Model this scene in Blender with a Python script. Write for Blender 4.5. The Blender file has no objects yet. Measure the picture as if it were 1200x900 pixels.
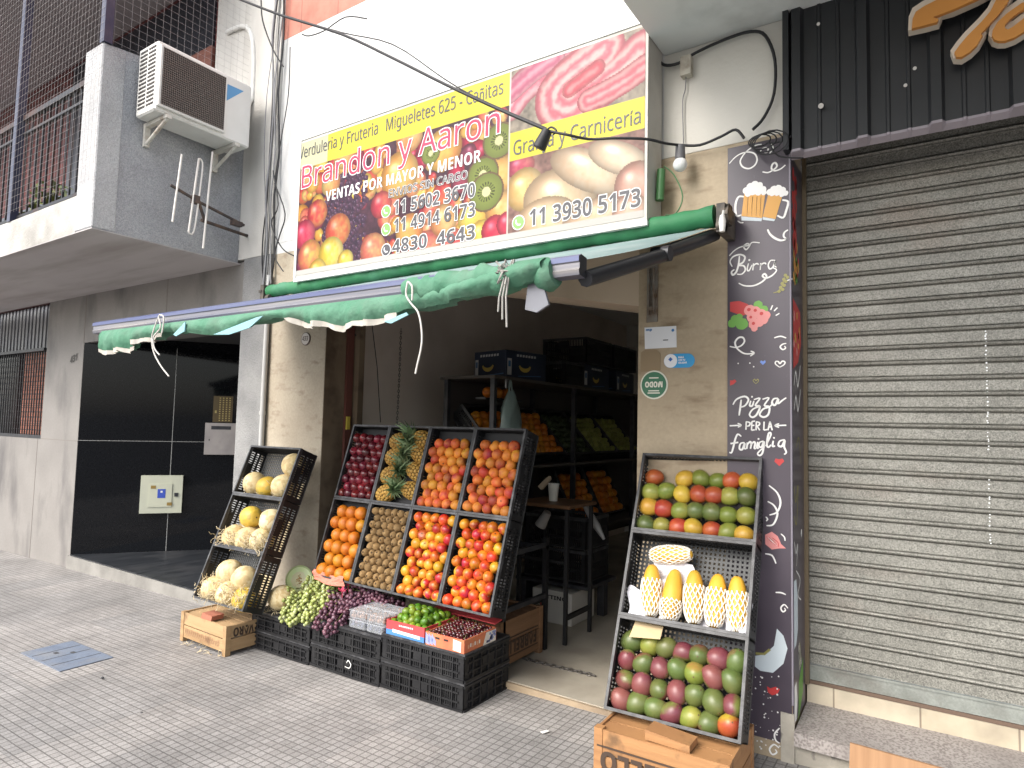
import bpy, math, random
import numpy as np
from mathutils import Vector, Matrix, Euler
random.seed(7)
rad = math.radians
S = bpy.context.scene
COL = S.collection
# ------------------------------------------------------------------ camera
F_PX, YAW, PITCH, ROLL = 760.285, rad(33.7887), rad(3.77185), rad(-1.32058)
CAM = Vector((0, -3.3, 1.55))
_f = Vector((-math.sin(YAW)*math.cos(PITCH), math.cos(YAW)*math.cos(PITCH), math.sin(PITCH)))
_r = Vector((math.cos(YAW), math.sin(YAW), 0)); _d = _f.cross(_r)
RT = math.cos(ROLL)*_r+math.sin(ROLL)*_d; DN = -math.sin(ROLL)*_r+math.cos(ROLL)*_d; FW = _f
cd = bpy.data.cameras.new('camera'); cam = bpy.data.objects.new('camera', cd); COL.objects.link(cam)
cd.sensor_fit = 'HORIZONTAL'; cd.sensor_width = 36; cd.lens = 36*F_PX/1200
cd.clip_start = .05; cd.clip_end = 500
cam.matrix_world = Matrix(((RT.x, -DN.x, -FW.x, CAM.x), (RT.y, -DN.y, -FW.y, CAM.y), (RT.z, -DN.z, -FW.z, CAM.z), (0, 0, 0, 1)))
S.camera = cam
# ------------------------------------------------------------------ light
W = bpy.data.worlds.new('World'); S.world = W; W.use_nodes = True
nt = W.node_tree; bg = nt.nodes['Background']; sky = nt.nodes.new('ShaderNodeTexSky')
sky.sky_type = 'NISHITA'; sky.sun_disc = False
SUN_EL, SUN_DIR = rad(42), Vector((-.3, -1, 0)).normalized()
sky.sun_elevation = SUN_EL; sky.sun_rotation = math.atan2(SUN_DIR.x, SUN_DIR.y); sky.dust_density = 3.0; sky.air_density = 1.0
hs = nt.nodes.new('ShaderNodeHueSaturation'); hs.inputs['Saturation'].default_value = .45
nt.links.new(sky.outputs[0], hs.inputs['Color']); nt.links.new(hs.outputs[0], bg.inputs[0]); bg.inputs[1].default_value = .15
sl = bpy.data.lights.new('sun', 'SUN'); sl.energy = 1.5; sl.angle = rad(40); sl.color = (1, .95, .87)
so = bpy.data.objects.new('sun', sl); COL.objects.link(so)
sdir = Vector((SUN_DIR.x*math.cos(SUN_EL), SUN_DIR.y*math.cos(SUN_EL), math.sin(SUN_EL)))
so.rotation_euler = sdir.to_track_quat('Z', 'Y').to_euler(); so.location = (-4, -8, 10)
S.view_settings.view_transform = 'Standard'; S.view_settings.look = 'None'; S.view_settings.exposure = 1.35; S.view_settings.gamma = 1
S.view_settings.use_curve_mapping = False
S.cycles.max_bounces = 10; S.cycles.diffuse_bounces = 7

# ------------------------------------------------------------------ helpers
def ray(x, y): return RT*((x-600)/F_PX)+DN*((y-450)/F_PX)+FW
def onX(v, x, y): d = ray(x, y); return CAM+d*((v-CAM.x)/d.x)
def onY(v, x, y): d = ray(x, y); return CAM+d*((v-CAM.y)/d.y)
def onZ(v, x, y): d = ray(x, y); return CAM+d*((v-CAM.z)/d.z)
def ground(x): return .018*(x+2.9)
V = Vector
class MB:
    def __init__(s, xf=None): s.v = []; s.f = []; s.m = []; s.sm = []; s.xf = xf; s.col = None
    def add(s, vs, fs, m=0, sm=False):
        b = len(s.v)
        for p in vs:
            p = V(p); s.v.append(s.xf @ p if s.xf else p)
        for q in fs: s.f.append([b+i for i in q]); s.m.append(m); s.sm.append(sm)
        return s
    def box(s, x0, x1, y0, y1, z0, z1, m=0):
        vs = [(x, y, z) for z in (z0, z1) for y in (y0, y1) for x in (x0, x1)]
        return s.add(vs, [(0, 2, 3, 1), (4, 5, 7, 6), (0, 1, 5, 4), (2, 6, 7, 3), (0, 4, 6, 2), (1, 3, 7, 5)], m)
    def obox(s, c, size, R=None, m=0):
        R = R or Matrix.Identity(3); hx, hy, hz = [k/2 for k in size]; c = V(c)
        vs = [c+R @ V((x, y, z)) for z in (-hz, hz) for y in (-hy, hy) for x in (-hx, hx)]
        return s.add(vs, [(0, 2, 3, 1), (4, 5, 7, 6), (0, 1, 5, 4), (2, 6, 7, 3), (0, 4, 6, 2), (1, 3, 7, 5)], m)
    def bbox(s, x0, x1, y0, y1, z0, z1, b=.006, m=0):   # box with chamfered vertical+horizontal edges
        xs = (x0, x1); vs = []; 
        for sz, z in ((0, z0), (1, z1)):
            for inset, zz in (((b, z0), (0, z0+b)) if sz == 0 else ((0, z1-b), (b, z1))):
                i = inset
                vs += [(x0+i+b, y0+i, zz), (x1-i-b, y0+i, zz), (x1-i, y0+i+b, zz), (x1-i, y1-i-b, zz), (x1-i-b, y1-i, zz), (x0+i+b, y1-i, zz), (x0+i, y1-i-b, zz), (x0+i, y0+i+b, zz)]
        fs = [tuple(reversed(range(8))), tuple(range(24, 32))]
        for r in range(3):
            for k in range(8): a = r*8+k; c = r*8+(k+1) % 8; fs.append((a, c, c+8, a+8))
        return s.add(vs, fs, m)
    def cyl(s, p0, p1, r0, r1=None, n=12, m=0, cap=True, sm=True):
        p0, p1 = V(p0), V(p1); r1 = r0 if r1 is None else r1; d = (p1-p0).normalized()
        a = d.orthogonal().normalized(); b = d.cross(a)
        vs = [p0+(a*math.cos(t)+b*math.sin(t))*r0 for t in [2*math.pi*k/n for k in range(n)]]+[p1+(a*math.cos(t)+b*math.sin(t))*r1 for t in [2*math.pi*k/n for k in range(n)]]
        s.add(vs, [(k, (k+1) % n, n+(k+1) % n, n+k) for k in range(n)], m, sm)
        if cap: s.add(vs, [tuple(reversed(range(n))), tuple(range(n, 2*n))], m, False)
        return s
    def tube(s, pts, r, n=6, m=0, closed=False, sm=True):
        pts = [V(p) for p in pts]; N = len(pts)
        if N < 2: return s
        rs = r if isinstance(r, (list, tuple)) else [r]*N
        t = (pts[1]-pts[0]).normalized(); a = t.orthogonal().normalized(); vs = []
        for i, p in enumerate(pts):
            if closed: t = (pts[(i+1) % N]-pts[i-1])
            else: t = pts[min(i+1, N-1)]-pts[max(i-1, 0)]
            t = t.normalized() if t.length > 1e-9 else V((0, 0, 1))
            a = (a-t*a.dot(t)); a = a.normalized() if a.length > 1e-6 else t.orthogonal().normalized(); b = t.cross(a)
            vs += [p+(a*math.cos(k*2*math.pi/n)+b*math.sin(k*2*math.pi/n))*rs[i] for k in range(n)]
        fs = []
        for i in range(N if closed else N-1):
            j = (i+1) % N
            for k in range(n): fs.append((i*n+k, i*n+(k+1) % n, j*n+(k+1) % n, j*n+k))
        s.add(vs, fs, m, sm)
        if not closed: s.add(vs, [tuple(reversed(range(n))), tuple(range((N-1)*n, N*n))], m)
        return s
    def ball(s, c, r, nu=12, nv=8, m=0, R=None, fn=None, sm=True):
        c = V(c); r = (r, r, r) if not isinstance(r, (tuple, list)) else r; vs = [V((0, 0, -1))]
        for j in range(1, nv):
            a = -math.pi/2+math.pi*j/nv
            for i in range(nu): t = 2*math.pi*i/nu; vs.append(V((math.cos(a)*math.cos(t), math.cos(a)*math.sin(t), math.sin(a))))
        vs.append(V((0, 0, 1))); out = []
        for p in vs:
            q = fn(p) if fn else p
            q = V((q.x*r[0], q.y*r[1], q.z*r[2])); out.append(c+(R @ q if R else q))
        fs = [(0, 1+(i+1) % nu, 1+i) for i in range(nu)]; L = len(vs)-1
        for j in range(nv-2):
            for i in range(nu): a = 1+j*nu+i; b = 1+j*nu+(i+1) % nu; fs.append((a, b, b+nu, a+nu))
        fs += [(1+(nv-2)*nu+i, 1+(nv-2)*nu+(i+1) % nu, L) for i in range(nu)]
        return s.add(out, fs, m, sm)
    def prism(s, pts, w, m=0, mside=None):      # pts: 3D planar polygon; w: extrusion vector
        pts = [V(p) for p in pts]; w = V(w); n = len(pts)
        vs = pts+[p+w for p in pts]
        s.add(vs, [tuple(range(n, 2*n)), tuple(reversed(range(n)))], m)
        return s.add(vs, [(k, (k+1) % n, n+(k+1) % n, n+k) for k in range(n)], m if mside is None else mside)
    def quad(s, a, b, c, d, m=0): return s.add([a, b, c, d], [(0, 1, 2, 3)], m)
    def ribbon(s, pts, w, nrm, m=0):
        pts = smooth_path([V(p) for p in pts]); nrm = V(nrm).normalized(); vs = []; N = len(pts)
        for i, p in enumerate(pts):
            t = (pts[min(i+1, N-1)]-pts[max(i-1, 0)]).normalized(); sd = nrm.cross(t)*(w/2*(.6+.4*math.sin(math.pi*min(1, (i+.4)/(N-.2)))))
            vs += [p-sd, p+sd]
        return s.add(vs, [(2*i, 2*i+2, 2*i+3, 2*i+1) for i in range(N-1)], m)
    def disc(s, c, r, u, v, n=16, m=0, sy=1, jit=0):
        c, u, v = V(c), V(u), V(v)
        vs = [c+(u*math.cos(2*math.pi*k/n)+v*math.sin(2*math.pi*k/n)*sy)*r*(1+random.uniform(-jit, jit)) for k in range(n)]
        return s.add(vs, [tuple(range(n))], m)
    def mesh(s, name, mats):
        me = bpy.data.meshes.new(name); me.from_pydata(s.v, [], s.f)
        for m in (mats if isinstance(mats, (list, tuple)) else [mats]): me.materials.append(m)
        me.polygons.foreach_set('material_index', s.m); me.polygons.foreach_set('use_smooth', s.sm); me.update(); return me
LOC = {}
def smooth_path(pts, sub=4):
    pts = [Vector(p) for p in pts]
    if len(pts) < 3: return pts
    out = []
    for i in range(len(pts)-1):
        p0 = pts[max(i-1, 0)]; p1 = pts[i]; p2 = pts[i+1]; p3 = pts[min(i+2, len(pts)-1)]
        for k in range(sub):
            t = k/sub; out.append(.5*((2*p1)+(p2-p0)*t+(2*p0-5*p1+4*p2-p3)*t*t+(3*p1-p0-3*p2+p3)*t**3))
    return out+[pts[-1]]
def props(o, label=None, cat=None, group=None, kind=None):
    if label: o['label'] = label
    if cat: o['category'] = cat
    if group: o['group'] = group
    if kind: o['kind'] = kind
    return o
def thing(name, loc, label, cat, group=None, mat=None):
    o = bpy.data.objects.new(name, None); COL.objects.link(o); o.empty_display_size = .1
    if mat is not None: o.matrix_basis = mat; LOC[o] = None
    else: o.location = loc; LOC[o] = V(loc)
    return props(o, label, cat, group)
def part(name, mb, mats, parent, label=None):      # mesh part; world coords unless the parent thing has a rotated frame
    loc = LOC[parent]
    if loc is not None: mb.v = [p-loc for p in mb.v]
    o = bpy.data.objects.new(name, mb.mesh(name, mats)); COL.objects.link(o); o.parent = parent; LOC[o] = loc
    if label: o['label'] = label
    return o
def solo(name, mb, mats, label, cat, group=None, kind=None):
    lo = V([min(p[k] for p in mb.v) for k in range(3)]); hi = V([max(p[k] for p in mb.v) for k in range(3)])
    loc = V(((lo.x+hi.x)/2, (lo.y+hi.y)/2, lo.z)); mb.v = [p-loc for p in mb.v]
    o = bpy.data.objects.new(name, mb.mesh(name, mats)); COL.objects.link(o); o.location = loc; LOC[o] = loc
    return props(o, label, cat, group, kind)
def struct(name, mb, mats):
    o = bpy.data.objects.new(name, mb.mesh(name, mats)); COL.objects.link(o); LOC[o] = V((0, 0, 0)); o['kind'] = 'structure'; return o
def inst(me, name, mat, label, cat, group=None):
    o = bpy.data.objects.new(name, me); COL.objects.link(o); o.matrix_basis = mat; LOC[o] = None
    return props(o, label, cat, group)
def copy_tree(o, mat, label, group=None):
    c = o.copy(); COL.objects.link(c); c.matrix_basis = mat; c['label'] = label; LOC[c] = None
    if group: c['group'] = group
    for ch in list(o.children):
        d = ch.copy(); COL.objects.link(d); d.parent = c
        for g in list(ch.children): e = g.copy(); COL.objects.link(e); e.parent = d
    return c
_tc = {}
def sans(s, bold):
    out = ''
    for ch in s:
        o = ord(ch)
        if 65 <= o <= 90: out += chr((0x1D5D4 if bold else 0x1D5A0)+o-65)
        elif 97 <= o <= 122: out += chr((0x1D5EE if bold else 0x1D5BA)+o-97)
        elif 48 <= o <= 57: out += chr((0x1D7EC if bold else 0x1D7E2)+o-48)
        else: out += ch
    return out
BOLD = [True]
def text_geo(s, off=0.0):
    s = sans(s, BOLD[0])
    if (s, off) in _tc: return _tc[(s, off)]
    cu = bpy.data.curves.new('lettering', 'FONT'); cu.body = s; cu.size = 1; cu.offset = off; cu.resolution_u = 3
    ob = bpy.data.objects.new('lettering', cu); COL.objects.link(ob)
    bpy.context.view_layer.update(); dg = bpy.context.evaluated_depsgraph_get(); me = bpy.data.meshes.new_from_object(ob.evaluated_get(dg))
    vs = [(v.co.x, v.co.y) for v in me.vertices]; fs = [tuple(p.vertices) for p in me.polygons]
    bpy.data.objects.remove(ob); bpy.data.curves.remove(cu); bpy.data.meshes.remove(me)
    _tc[(s, off)] = (vs, fs); return vs, fs
def text_on(mb, s, p0, p1, up, h, m=0, off=0.0, lift=0.0, flip=False):
    base, _ = text_geo(s, 0.0); vs, fs = text_geo(s, off)
    xs = [p[0] for p in base]; x0, x1 = min(xs), max(xs); p0, p1 = V(p0), V(p1); up = V(up).normalized()
    u = (p1-p0)/(x1-x0); n = (p1-p0).cross(up).normalized()
    k = h/.70
    par = list(range(len(vs)))
    def find(a):
        while par[a] != a: par[a] = par[par[a]]; a = par[a]
        return a
    for f in fs:
        for q in f[1:]: par[find(q)] = find(f[0])
    ids = {}
    isl = [ids.setdefault(find(i), len(ids)) for i in range(len(vs))]
    pts = [p0+u*(x-x0)+up*(y*k)+n*(lift+.0003*(isl[i] % 3)) for i, (x, y) in enumerate(vs)]
    mb.add(pts, fs, m)
# ------------------------------------------------------------------ materials
_mats = {}
def mat(name, col, rough=.6, metal=0.0, col2=None, scale=8, thresh=(.4, .65), bump=0.0, bscale=60, rnd=0.0, stretch=(1, 1, 1), dirt=None, dscale=1.2, dthr=(.5, .75), spec=.5, hue=0.0, coat=0, dstretch=(1, 1, 1), sub=0, fine=.0, fscale=120, grad=None):
    if name in _mats: return _mats[name]
    m = bpy.data.materials.new(name); m.use_nodes = True; nt = m.node_tree; L = nt.links.new; N = nt.nodes.new
    b = nt.nodes['Principled BSDF']; b.inputs['Roughness'].default_value = rough; b.inputs['Metallic'].default_value = metal
    b.inputs['Specular IOR Level'].default_value = spec; b.inputs['Coat Weight'].default_value = coat
    tc = N('ShaderNodeTexCoord'); oi = N('ShaderNodeObjectInfo'); w = N('ShaderNodeMath'); w.operation = 'MULTIPLY'; w.inputs[1].default_value = 37.0
    L(oi.outputs['Random'], w.inputs[0])
    def noise(sc, st, detail=4):
        mp = N('ShaderNodeMapping'); mp.inputs['Scale'].default_value = st; L(tc.outputs['Object'], mp.inputs[0])
        n = N('ShaderNodeTexNoise'); n.noise_dimensions = '4D'; n.inputs['Scale'].default_value = sc; n.inputs['Detail'].default_value = detail
        L(mp.outputs[0], n.inputs['Vector']); L(w.outputs[0], n.inputs['W']); return n
    def ramp(fac, lo, hi):
        r = N('ShaderNodeMapRange'); r.inputs[1].default_value = lo; r.inputs[2].default_value = hi; L(fac, r.inputs[0]); return r.outputs[0]
    def mix(f, a, bb, mode='MIX'):
        x = N('ShaderNodeMix'); x.data_type = 'RGBA'; x.blend_type = mode
        if isinstance(f, float): x.inputs[0].default_value = f
        else: L(f, x.inputs[0])
        for i, c in ((6, a), (7, bb)):
            if isinstance(c, tuple): x.inputs[i].default_value = (*c, 1)
            else: L(c, x.inputs[i])
        return x.outputs[2]
    c = None
    if col2 is not None: c = mix(ramp(noise(scale, stretch).outputs[0], *thresh), tuple(col), tuple(col2))
    if dirt is not None: c = mix(ramp(noise(dscale, dstretch, 8).outputs[0], *dthr), c or tuple(col), tuple(dirt))
    if fine: 
        fr = ramp(noise(fscale, (1, 1, 1), 3).outputs[0], .3, .7); c = mix(fr, c or tuple(col), mix(1.0, c or tuple(col), (1-fine, 1-fine, 1-fine), 'MULTIPLY'))
    if grad:
        sp = N('ShaderNodeSeparateXYZ'); L(tc.outputs['Object'], sp.inputs[0]); ma = N('ShaderNodeMath'); ma.operation = 'MULTIPLY_ADD'; ma.inputs[1].default_value = 9.0; L(sp.outputs[0], ma.inputs[0]); L(noise(14, (1, 1, 1), 5).outputs[0], ma.inputs[2])
        c = mix(ramp(ma.outputs[0], grad[1], grad[2]), c or tuple(col), tuple(grad[0]))
    if rnd or hue:
        h = N('ShaderNodeHueSaturation')
        r1 = N('ShaderNodeMapRange'); r1.inputs[3].default_value = 1-rnd; r1.inputs[4].default_value = 1+rnd; L(oi.outputs['Random'], r1.inputs[0]); L(r1.outputs[0], h.inputs['Value'])
        if hue:
            f2 = N('ShaderNodeMath'); f2.operation = 'FRACT'; f3 = N('ShaderNodeMath'); f3.operation = 'MULTIPLY'; f3.inputs[1].default_value = 91.7
            L(oi.outputs['Random'], f3.inputs[0]); L(f3.outputs[0], f2.inputs[0])
            r2 = N('ShaderNodeMapRange'); r2.inputs[3].default_value = .5-hue; r2.inputs[4].default_value = .5+hue; L(f2.outputs[0], r2.inputs[0]); L(r2.outputs[0], h.inputs['Hue'])
        if c is None: h.inputs['Color'].default_value = (*col, 1)
        else: L(c, h.inputs['Color'])
        c = h.outputs[0]
    if c is None: b.inputs['Base Color'].default_value = (*col, 1)
    else: L(c, b.inputs['Base Color'])
    if bump:
        bn = N('ShaderNodeBump'); bn.inputs['Strength'].default_value = bump; bn.inputs['Distance'].default_value = .01
        L(noise(bscale, stretch).outputs[0], bn.inputs['Height']); L(bn.outputs[0], b.inputs['Normal'])
    if sub: b.inputs['Subsurface Weight'].default_value = sub; b.inputs['Subsurface Radius'].default_value = (.01, .005, .003)
    _mats[name] = m; return m
def vcol_mat(name, rough=.5, fine=0):
    m = bpy.data.materials.new(name); m.use_nodes = True; b = m.node_tree.nodes['Principled BSDF']; a = m.node_tree.nodes.new('ShaderNodeVertexColor'); a.layer_name = 'print'
    m.node_tree.links.new(a.outputs[0], b.inputs['Base Color']); b.inputs['Roughness'].default_value = rough; b.inputs['Specular IOR Level'].default_value = .15; return m
def sidewalk_mat():
    m = bpy.data.materials.new('paving'); m.use_nodes = True; nt = m.node_tree; L = nt.links.new; N = nt.nodes.new; b = nt.nodes['Principled BSDF']
    tc = N('ShaderNodeTexCoord')
    br = N('ShaderNodeTexBrick'); br.offset = 0; br.squash = 1; br.inputs['Scale'].default_value = 1
    br.inputs['Brick Width'].default_value = .045; br.inputs['Row Height'].default_value = .045; br.inputs['Mortar Size'].default_value = .0038; br.inputs['Mortar Smooth'].default_value = .35; br.inputs['Bias'].default_value = 0
    br.inputs['Color1'].default_value = (.285, .274, .266, 1); br.inputs['Color2'].default_value = (.345, .333, .325, 1); br.inputs['Mortar'].default_value = (.155, .147, .141, 1)
    L(tc.outputs['Object'], br.inputs['Vector'])
    b2 = N('ShaderNodeTexBrick'); b2.offset = 0; b2.inputs['Scale'].default_value = 1; b2.inputs['Brick Width'].default_value = .4; b2.inputs['Row Height'].default_value = .4; b2.inputs['Mortar Size'].default_value = .003
    b2.inputs['Color1'].default_value = (.88, .88, .88, 1); b2.inputs['Color2'].default_value = (1.08, 1.06, 1.04, 1); b2.inputs['Mortar'].default_value = (.75, .75, .75, 1); L(tc.outputs['Object'], b2.inputs['Vector'])
    mx = N('ShaderNodeMix'); mx.data_type = 'RGBA'; mx.blend_type = 'MULTIPLY'; mx.inputs[0].default_value = 1; L(br.outputs[0], mx.inputs[6]); L(b2.outputs[0], mx.inputs[7])
    n = N('ShaderNodeTexNoise'); n.inputs['Scale'].default_value = 1.6; n.inputs['Detail'].default_value = 9; n.inputs['Roughness'].default_value = .65; L(tc.outputs['Object'], n.inputs['Vector'])
    r = N('ShaderNodeMapRange'); r.inputs[1].default_value = .35; r.inputs[2].default_value = .7; r.inputs[3].default_value = .72; r.inputs[4].default_value = 1.12; L(n.outputs[0], r.inputs[0])
    n2 = N('ShaderNodeTexNoise'); n2.inputs['Scale'].default_value = 160; n2.inputs['Detail'].default_value = 4; L(tc.outputs['Object'], n2.inputs['Vector'])
    r2 = N('ShaderNodeMapRange'); r2.inputs[1].default_value = .3; r2.inputs[2].default_value = .7; r2.inputs[3].default_value = .75; r2.inputs[4].default_value = 1.2; L(n2.outputs[0], r2.inputs[0])
    mm = N('ShaderNodeMath'); mm.operation = 'MULTIPLY'; L(r.outputs[0], mm.inputs[0]); L(r2.outputs[0], mm.inputs[1])
    vm = N('ShaderNodeVectorMath'); vm.operation = 'SCALE'; L(mx.outputs[2], vm.inputs[0]); L(mm.outputs[0], vm.inputs['Scale'])
    L(vm.outputs[0], b.inputs['Base Color']); b.inputs['Roughness'].default_value = .75
    bp = N('ShaderNodeBump'); bp.inputs['Strength'].default_value = .5; bp.inputs['Distance'].default_value = .006; bp.invert = True
    L(br.outputs['Fac'], bp.inputs['Height']); bq = N('ShaderNodeBump'); bq.inputs['Strength'].default_value = .25; bq.inputs['Distance'].default_value = .003; L(n2.outputs[0], bq.inputs['Height']); L(bp.outputs[0], bq.inputs['Normal']); L(bq.outputs[0], b.inputs['Normal'])
    return m
def brick_mat(name, c1, c2, mort, w, h, ms, rough=.8, rot=True, offset=.5, bump=.4):
    m = bpy.data.materials.new(name); m.use_nodes = True; nt = m.node_tree; L = nt.links.new; N = nt.nodes.new; b = nt.nodes['Principled BSDF']
    tc = N('ShaderNodeTexCoord'); mp = N('ShaderNodeMapping'); mp.inputs['Rotation'].default_value = (rad(90) if rot else 0, 0, 0); L(tc.outputs['Object'], mp.inputs[0])
    if rot: mp.vector_type = 'TEXTURE'
    br = N('ShaderNodeTexBrick'); br.offset = offset; br.inputs['Scale'].default_value = 1; br.inputs['Brick Width'].default_value = w; br.inputs['Row Height'].default_value = h; br.inputs['Mortar Size'].default_value = ms
    for k, c in (('Color1', c1), ('Color2', c2), ('Mortar', mort)): br.inputs[k].default_value = (*c, 1)
    L(mp.outputs[0], br.inputs['Vector'])
    n = N('ShaderNodeTexNoise'); n.inputs['Scale'].default_value = 6; n.inputs['Detail'].default_value = 8; L(tc.outputs['Object'], n.inputs['Vector'])
    r = N('ShaderNodeMapRange'); r.inputs[1].default_value = .3; r.inputs[2].default_value = .7; r.inputs[3].default_value = .7; r.inputs[4].default_value = 1.15; L(n.outputs[0], r.inputs[0])
    vm = N('ShaderNodeVectorMath'); vm.operation = 'SCALE'; L(br.outputs[0], vm.inputs[0]); L(r.outputs[0], vm.inputs['Scale']); L(vm.outputs[0], b.inputs['Base Color']); b.inputs['Roughness'].default_value = rough
    bp = N('ShaderNodeBump'); bp.inputs['Strength'].default_value = bump; bp.inputs['Distance'].default_value = .004; bp.invert = True; L(br.outputs['Fac'], bp.inputs['Height']); L(bp.outputs[0], b.inputs['Normal'])
    return m
black_plastic = mat('black crate plastic', (.009, .009, .0105), .5, col2=(.017, .017, .018), scale=9, bump=.15, bscale=90, rnd=.2, spec=.35)
rim_plastic = mat('worn crate rim', (.028, .028, .031), .45, col2=(.10, .10, .105), scale=16, thresh=(.48, .72), bump=.2, bscale=50)
steel = mat('grey steel', (.3, .3, .3), .4, .8, col2=(.2, .2, .2), scale=20)
dark_metal = mat('dark painted steel', (.025, .027, .032), .45, .3, col2=(.05, .05, .055), scale=12)
black_rubber = mat('black cable', (.015, .015, .018), .6)
grey_cable = mat('grey cable', (.22, .22, .23), .6)
white_plastic = mat('white plastic', (.72, .71, .68), .4, dirt=(.5, .48, .43), dscale=4)
# ------------------------------------------------------------------ ground
def sheet(x0, x1, y0, y1, dz=0, nx=2):
    mb = MB(); xs = [x0+(x1-x0)*i/nx for i in range(nx+1)]
    for a, b in zip(xs, xs[1:]): mb.quad((a, y0, ground(a)+dz), (b, y0, ground(b)+dz), (b, y1, ground(b)+dz), (a, y1, ground(a)+dz))
    return mb
struct('sidewalk', sheet(-60, 40, -4.6, .6), sidewalk_mat())
kb = MB(); kb.prism([(-60, -4.75, ground(-60)-.2), (-60, -4.6, ground(-60)-.2), (-60, -4.6, ground(-60)+.001), (-60, -4.75, ground(-60)+.001)], (100, 0, 1.8)); struct('kerb', kb, mat('kerb stone', (.3, .3, .29), .8, bump=.3))
struct('road', sheet(-200, 200, -200, -4.75, -.14), mat('asphalt', (.05, .05, .052), .85, col2=(.07, .07, .07), scale=3, bump=.4, bscale=200))

# ------------------------------------------------------------------ apartment building on the left
stone = mat('honed limestone', (.24, .225, .21), .6, col2=(.20, .187, .175), scale=2.2, thresh=(.35, .7), dirt=(.11, .103, .10), dscale=1.7, dthr=(.5, .68), dstretch=(1.6, 1, .6), bump=.12, bscale=60, fine=.1, fscale=50)
stucco = mat('rough grey stucco', (.56, .56, .565), .9, col2=(.46, .465, .48), scale=3, dirt=(.3, .3, .3), dscale=1.6, dthr=(.52, .82), dstretch=(1, 1, .5), bump=1.0, bscale=110, fine=.35, fscale=130)
stucco_side = mat('weathered grey stucco', (.47, .475, .49), .9, col2=(.36, .365, .385), scale=2.5, thresh=(.35, .65), dirt=(.24, .225, .20), dscale=1.6, dthr=(.5, .74), dstretch=(1, 1.4, .6), bump=1.0, bscale=110, fine=.4, fscale=120)
soffit_m = mat('painted soffit', (.46, .435, .435), .85, col2=(.43, .40, .405), scale=2, dirt=(.3, .27, .26), dscale=3, dthr=(.45, .8), dstretch=(.3, 2.2, 1))
cream = mat('cream render', (.62, .6, .56), .9, col2=(.55, .53, .5), scale=1.5, dirt=(.36, .34, .31), dscale=1.3, dthr=(.5, .8), dstretch=(2, 1, .3), bump=.4, bscale=70)
granite = mat('polished black granite', (.004, .0045, .006), .06, col2=(.007, .0075, .009), scale=90, spec=.22)
granite_floor = mat('wet black granite', (.018, .02, .024), .28, col2=(.04, .043, .048), scale=3, stretch=(6, 1, 1), dirt=(.06, .06, .063), dscale=2, spec=.25)
line_m = mat('pale joint', (.32, .32, .31), .8)
joint_m = mat('dark stone joint', (.2, .18, .165), .9)
apt = thing('apartment_building', (-8, 0, 0), 'grey stone apartment building with black entrance recess and balcony above', 'building')
w = MB(); g0 = -.35
w.box(-14, -8.87, 0, .3, g0, 1.28).box(-8.87, -7.92, 0, .3, g0, 2.92).box(-7.92, -4.98, 0, .3, 2.37, 2.92).box(-14, -11.4, 0, .3, 1.28, 2.92).box(-14, -8.87, .16, .3, 1.28, 2.92)
part('wall', w, stone, apt)
j = MB(); e = .0025
for x in (-8.95, -10.3, -11.7): j.box(x, x+.008, -e, .02, g0, 1.28)
j.box(-8.87+.01, -7.92, -e, .02, 1.28, 1.288).box(-7.93-.01, -7.925, -e, .02, 2.37, 2.91)
for x in (-6.25,): j.box(x, x+.008, -e, .02, 2.37, 2.91)
part('stone_joints', j, joint_m, apt)
w = MB(); w.box(-4.98, -4.62, -.03, .35, g0, 2.93); part('pilaster', w, mat('pale rough render', (.30, .30, .295), .9, col2=(.25, .25, .25), scale=5, dirt=(.18, .18, .18), dscale=2, bump=.9, bscale=90, fine=.2), apt)
w = MB(); w.box(-5.15, -4.62, -.027, .35, 2.935, 7.2); part('upper_pilaster', w, cream, apt)
ang = rad(53); dv = V((math.cos(ang), math.sin(ang), 0)); nv = V((math.sin(ang), -math.cos(ang), 0)); E0 = V((-7.915, .002, 0))
w = MB(); w.prism([E0+V((0, 0, .0)), E0+dv*2.6, E0+dv*2.6-nv*.1, E0-nv*.1], (0, 0, 2.55)); part('entrance_wall', w, granite, apt)
w = MB(); w.box(-6.6, -4.7, 2.05, 2.15, 0, 2.55).box(-4.98, -4.9, .36, 2.05, 0, 2.55); part('entrance_back_wall', w, granite, apt)
w = MB(); w.box(-8.2, -4.7, .31, 2.3, 2.45, 2.55); part('entrance_ceiling', w, mat('dark soffit', (.06, .06, .06), .8), apt)
w = MB(); w.prism([(-7.92, 0, .03), (-4.98, 0, .03), (-4.9, 2.1, .03), (-6.5, 2.1, .03)], (0, 0, .028)); part('entrance_floor', w, granite_floor, apt)
w = MB(); w.box(-7.96, -4.98, -.012, .1, g0, .046); part('entrance_step', w, mat('worn cement step', (.25, .24, .22), .85, col2=(.18, .172, .158), scale=4, dirt=(.2, .19, .17), bump=.4), apt)
w = MB(); 
for s_ in (.92,): w.prism([E0+dv*s_+nv*.0015+V((0, 0, .06)), E0+dv*(s_+.006)+nv*.0015+V((0, 0, .06)), E0+dv*(s_+.006)-nv*.01+V((0, 0, .06)), E0+dv*s_-nv*.01+V((0, 0, .06))], (0, 0, 2.3))
w.prism([E0+nv*.0015+V((0, 0, 1.29)), E0+dv*2.3+nv*.0015+V((0, 0, 1.29)), E0+dv*2.3-nv*.01+V((0, 0, 1.29)), E0-nv*.01+V((0, 0, 1.29))], (0, 0, .005))
part('granite_joints', w, line_m, apt)
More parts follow.
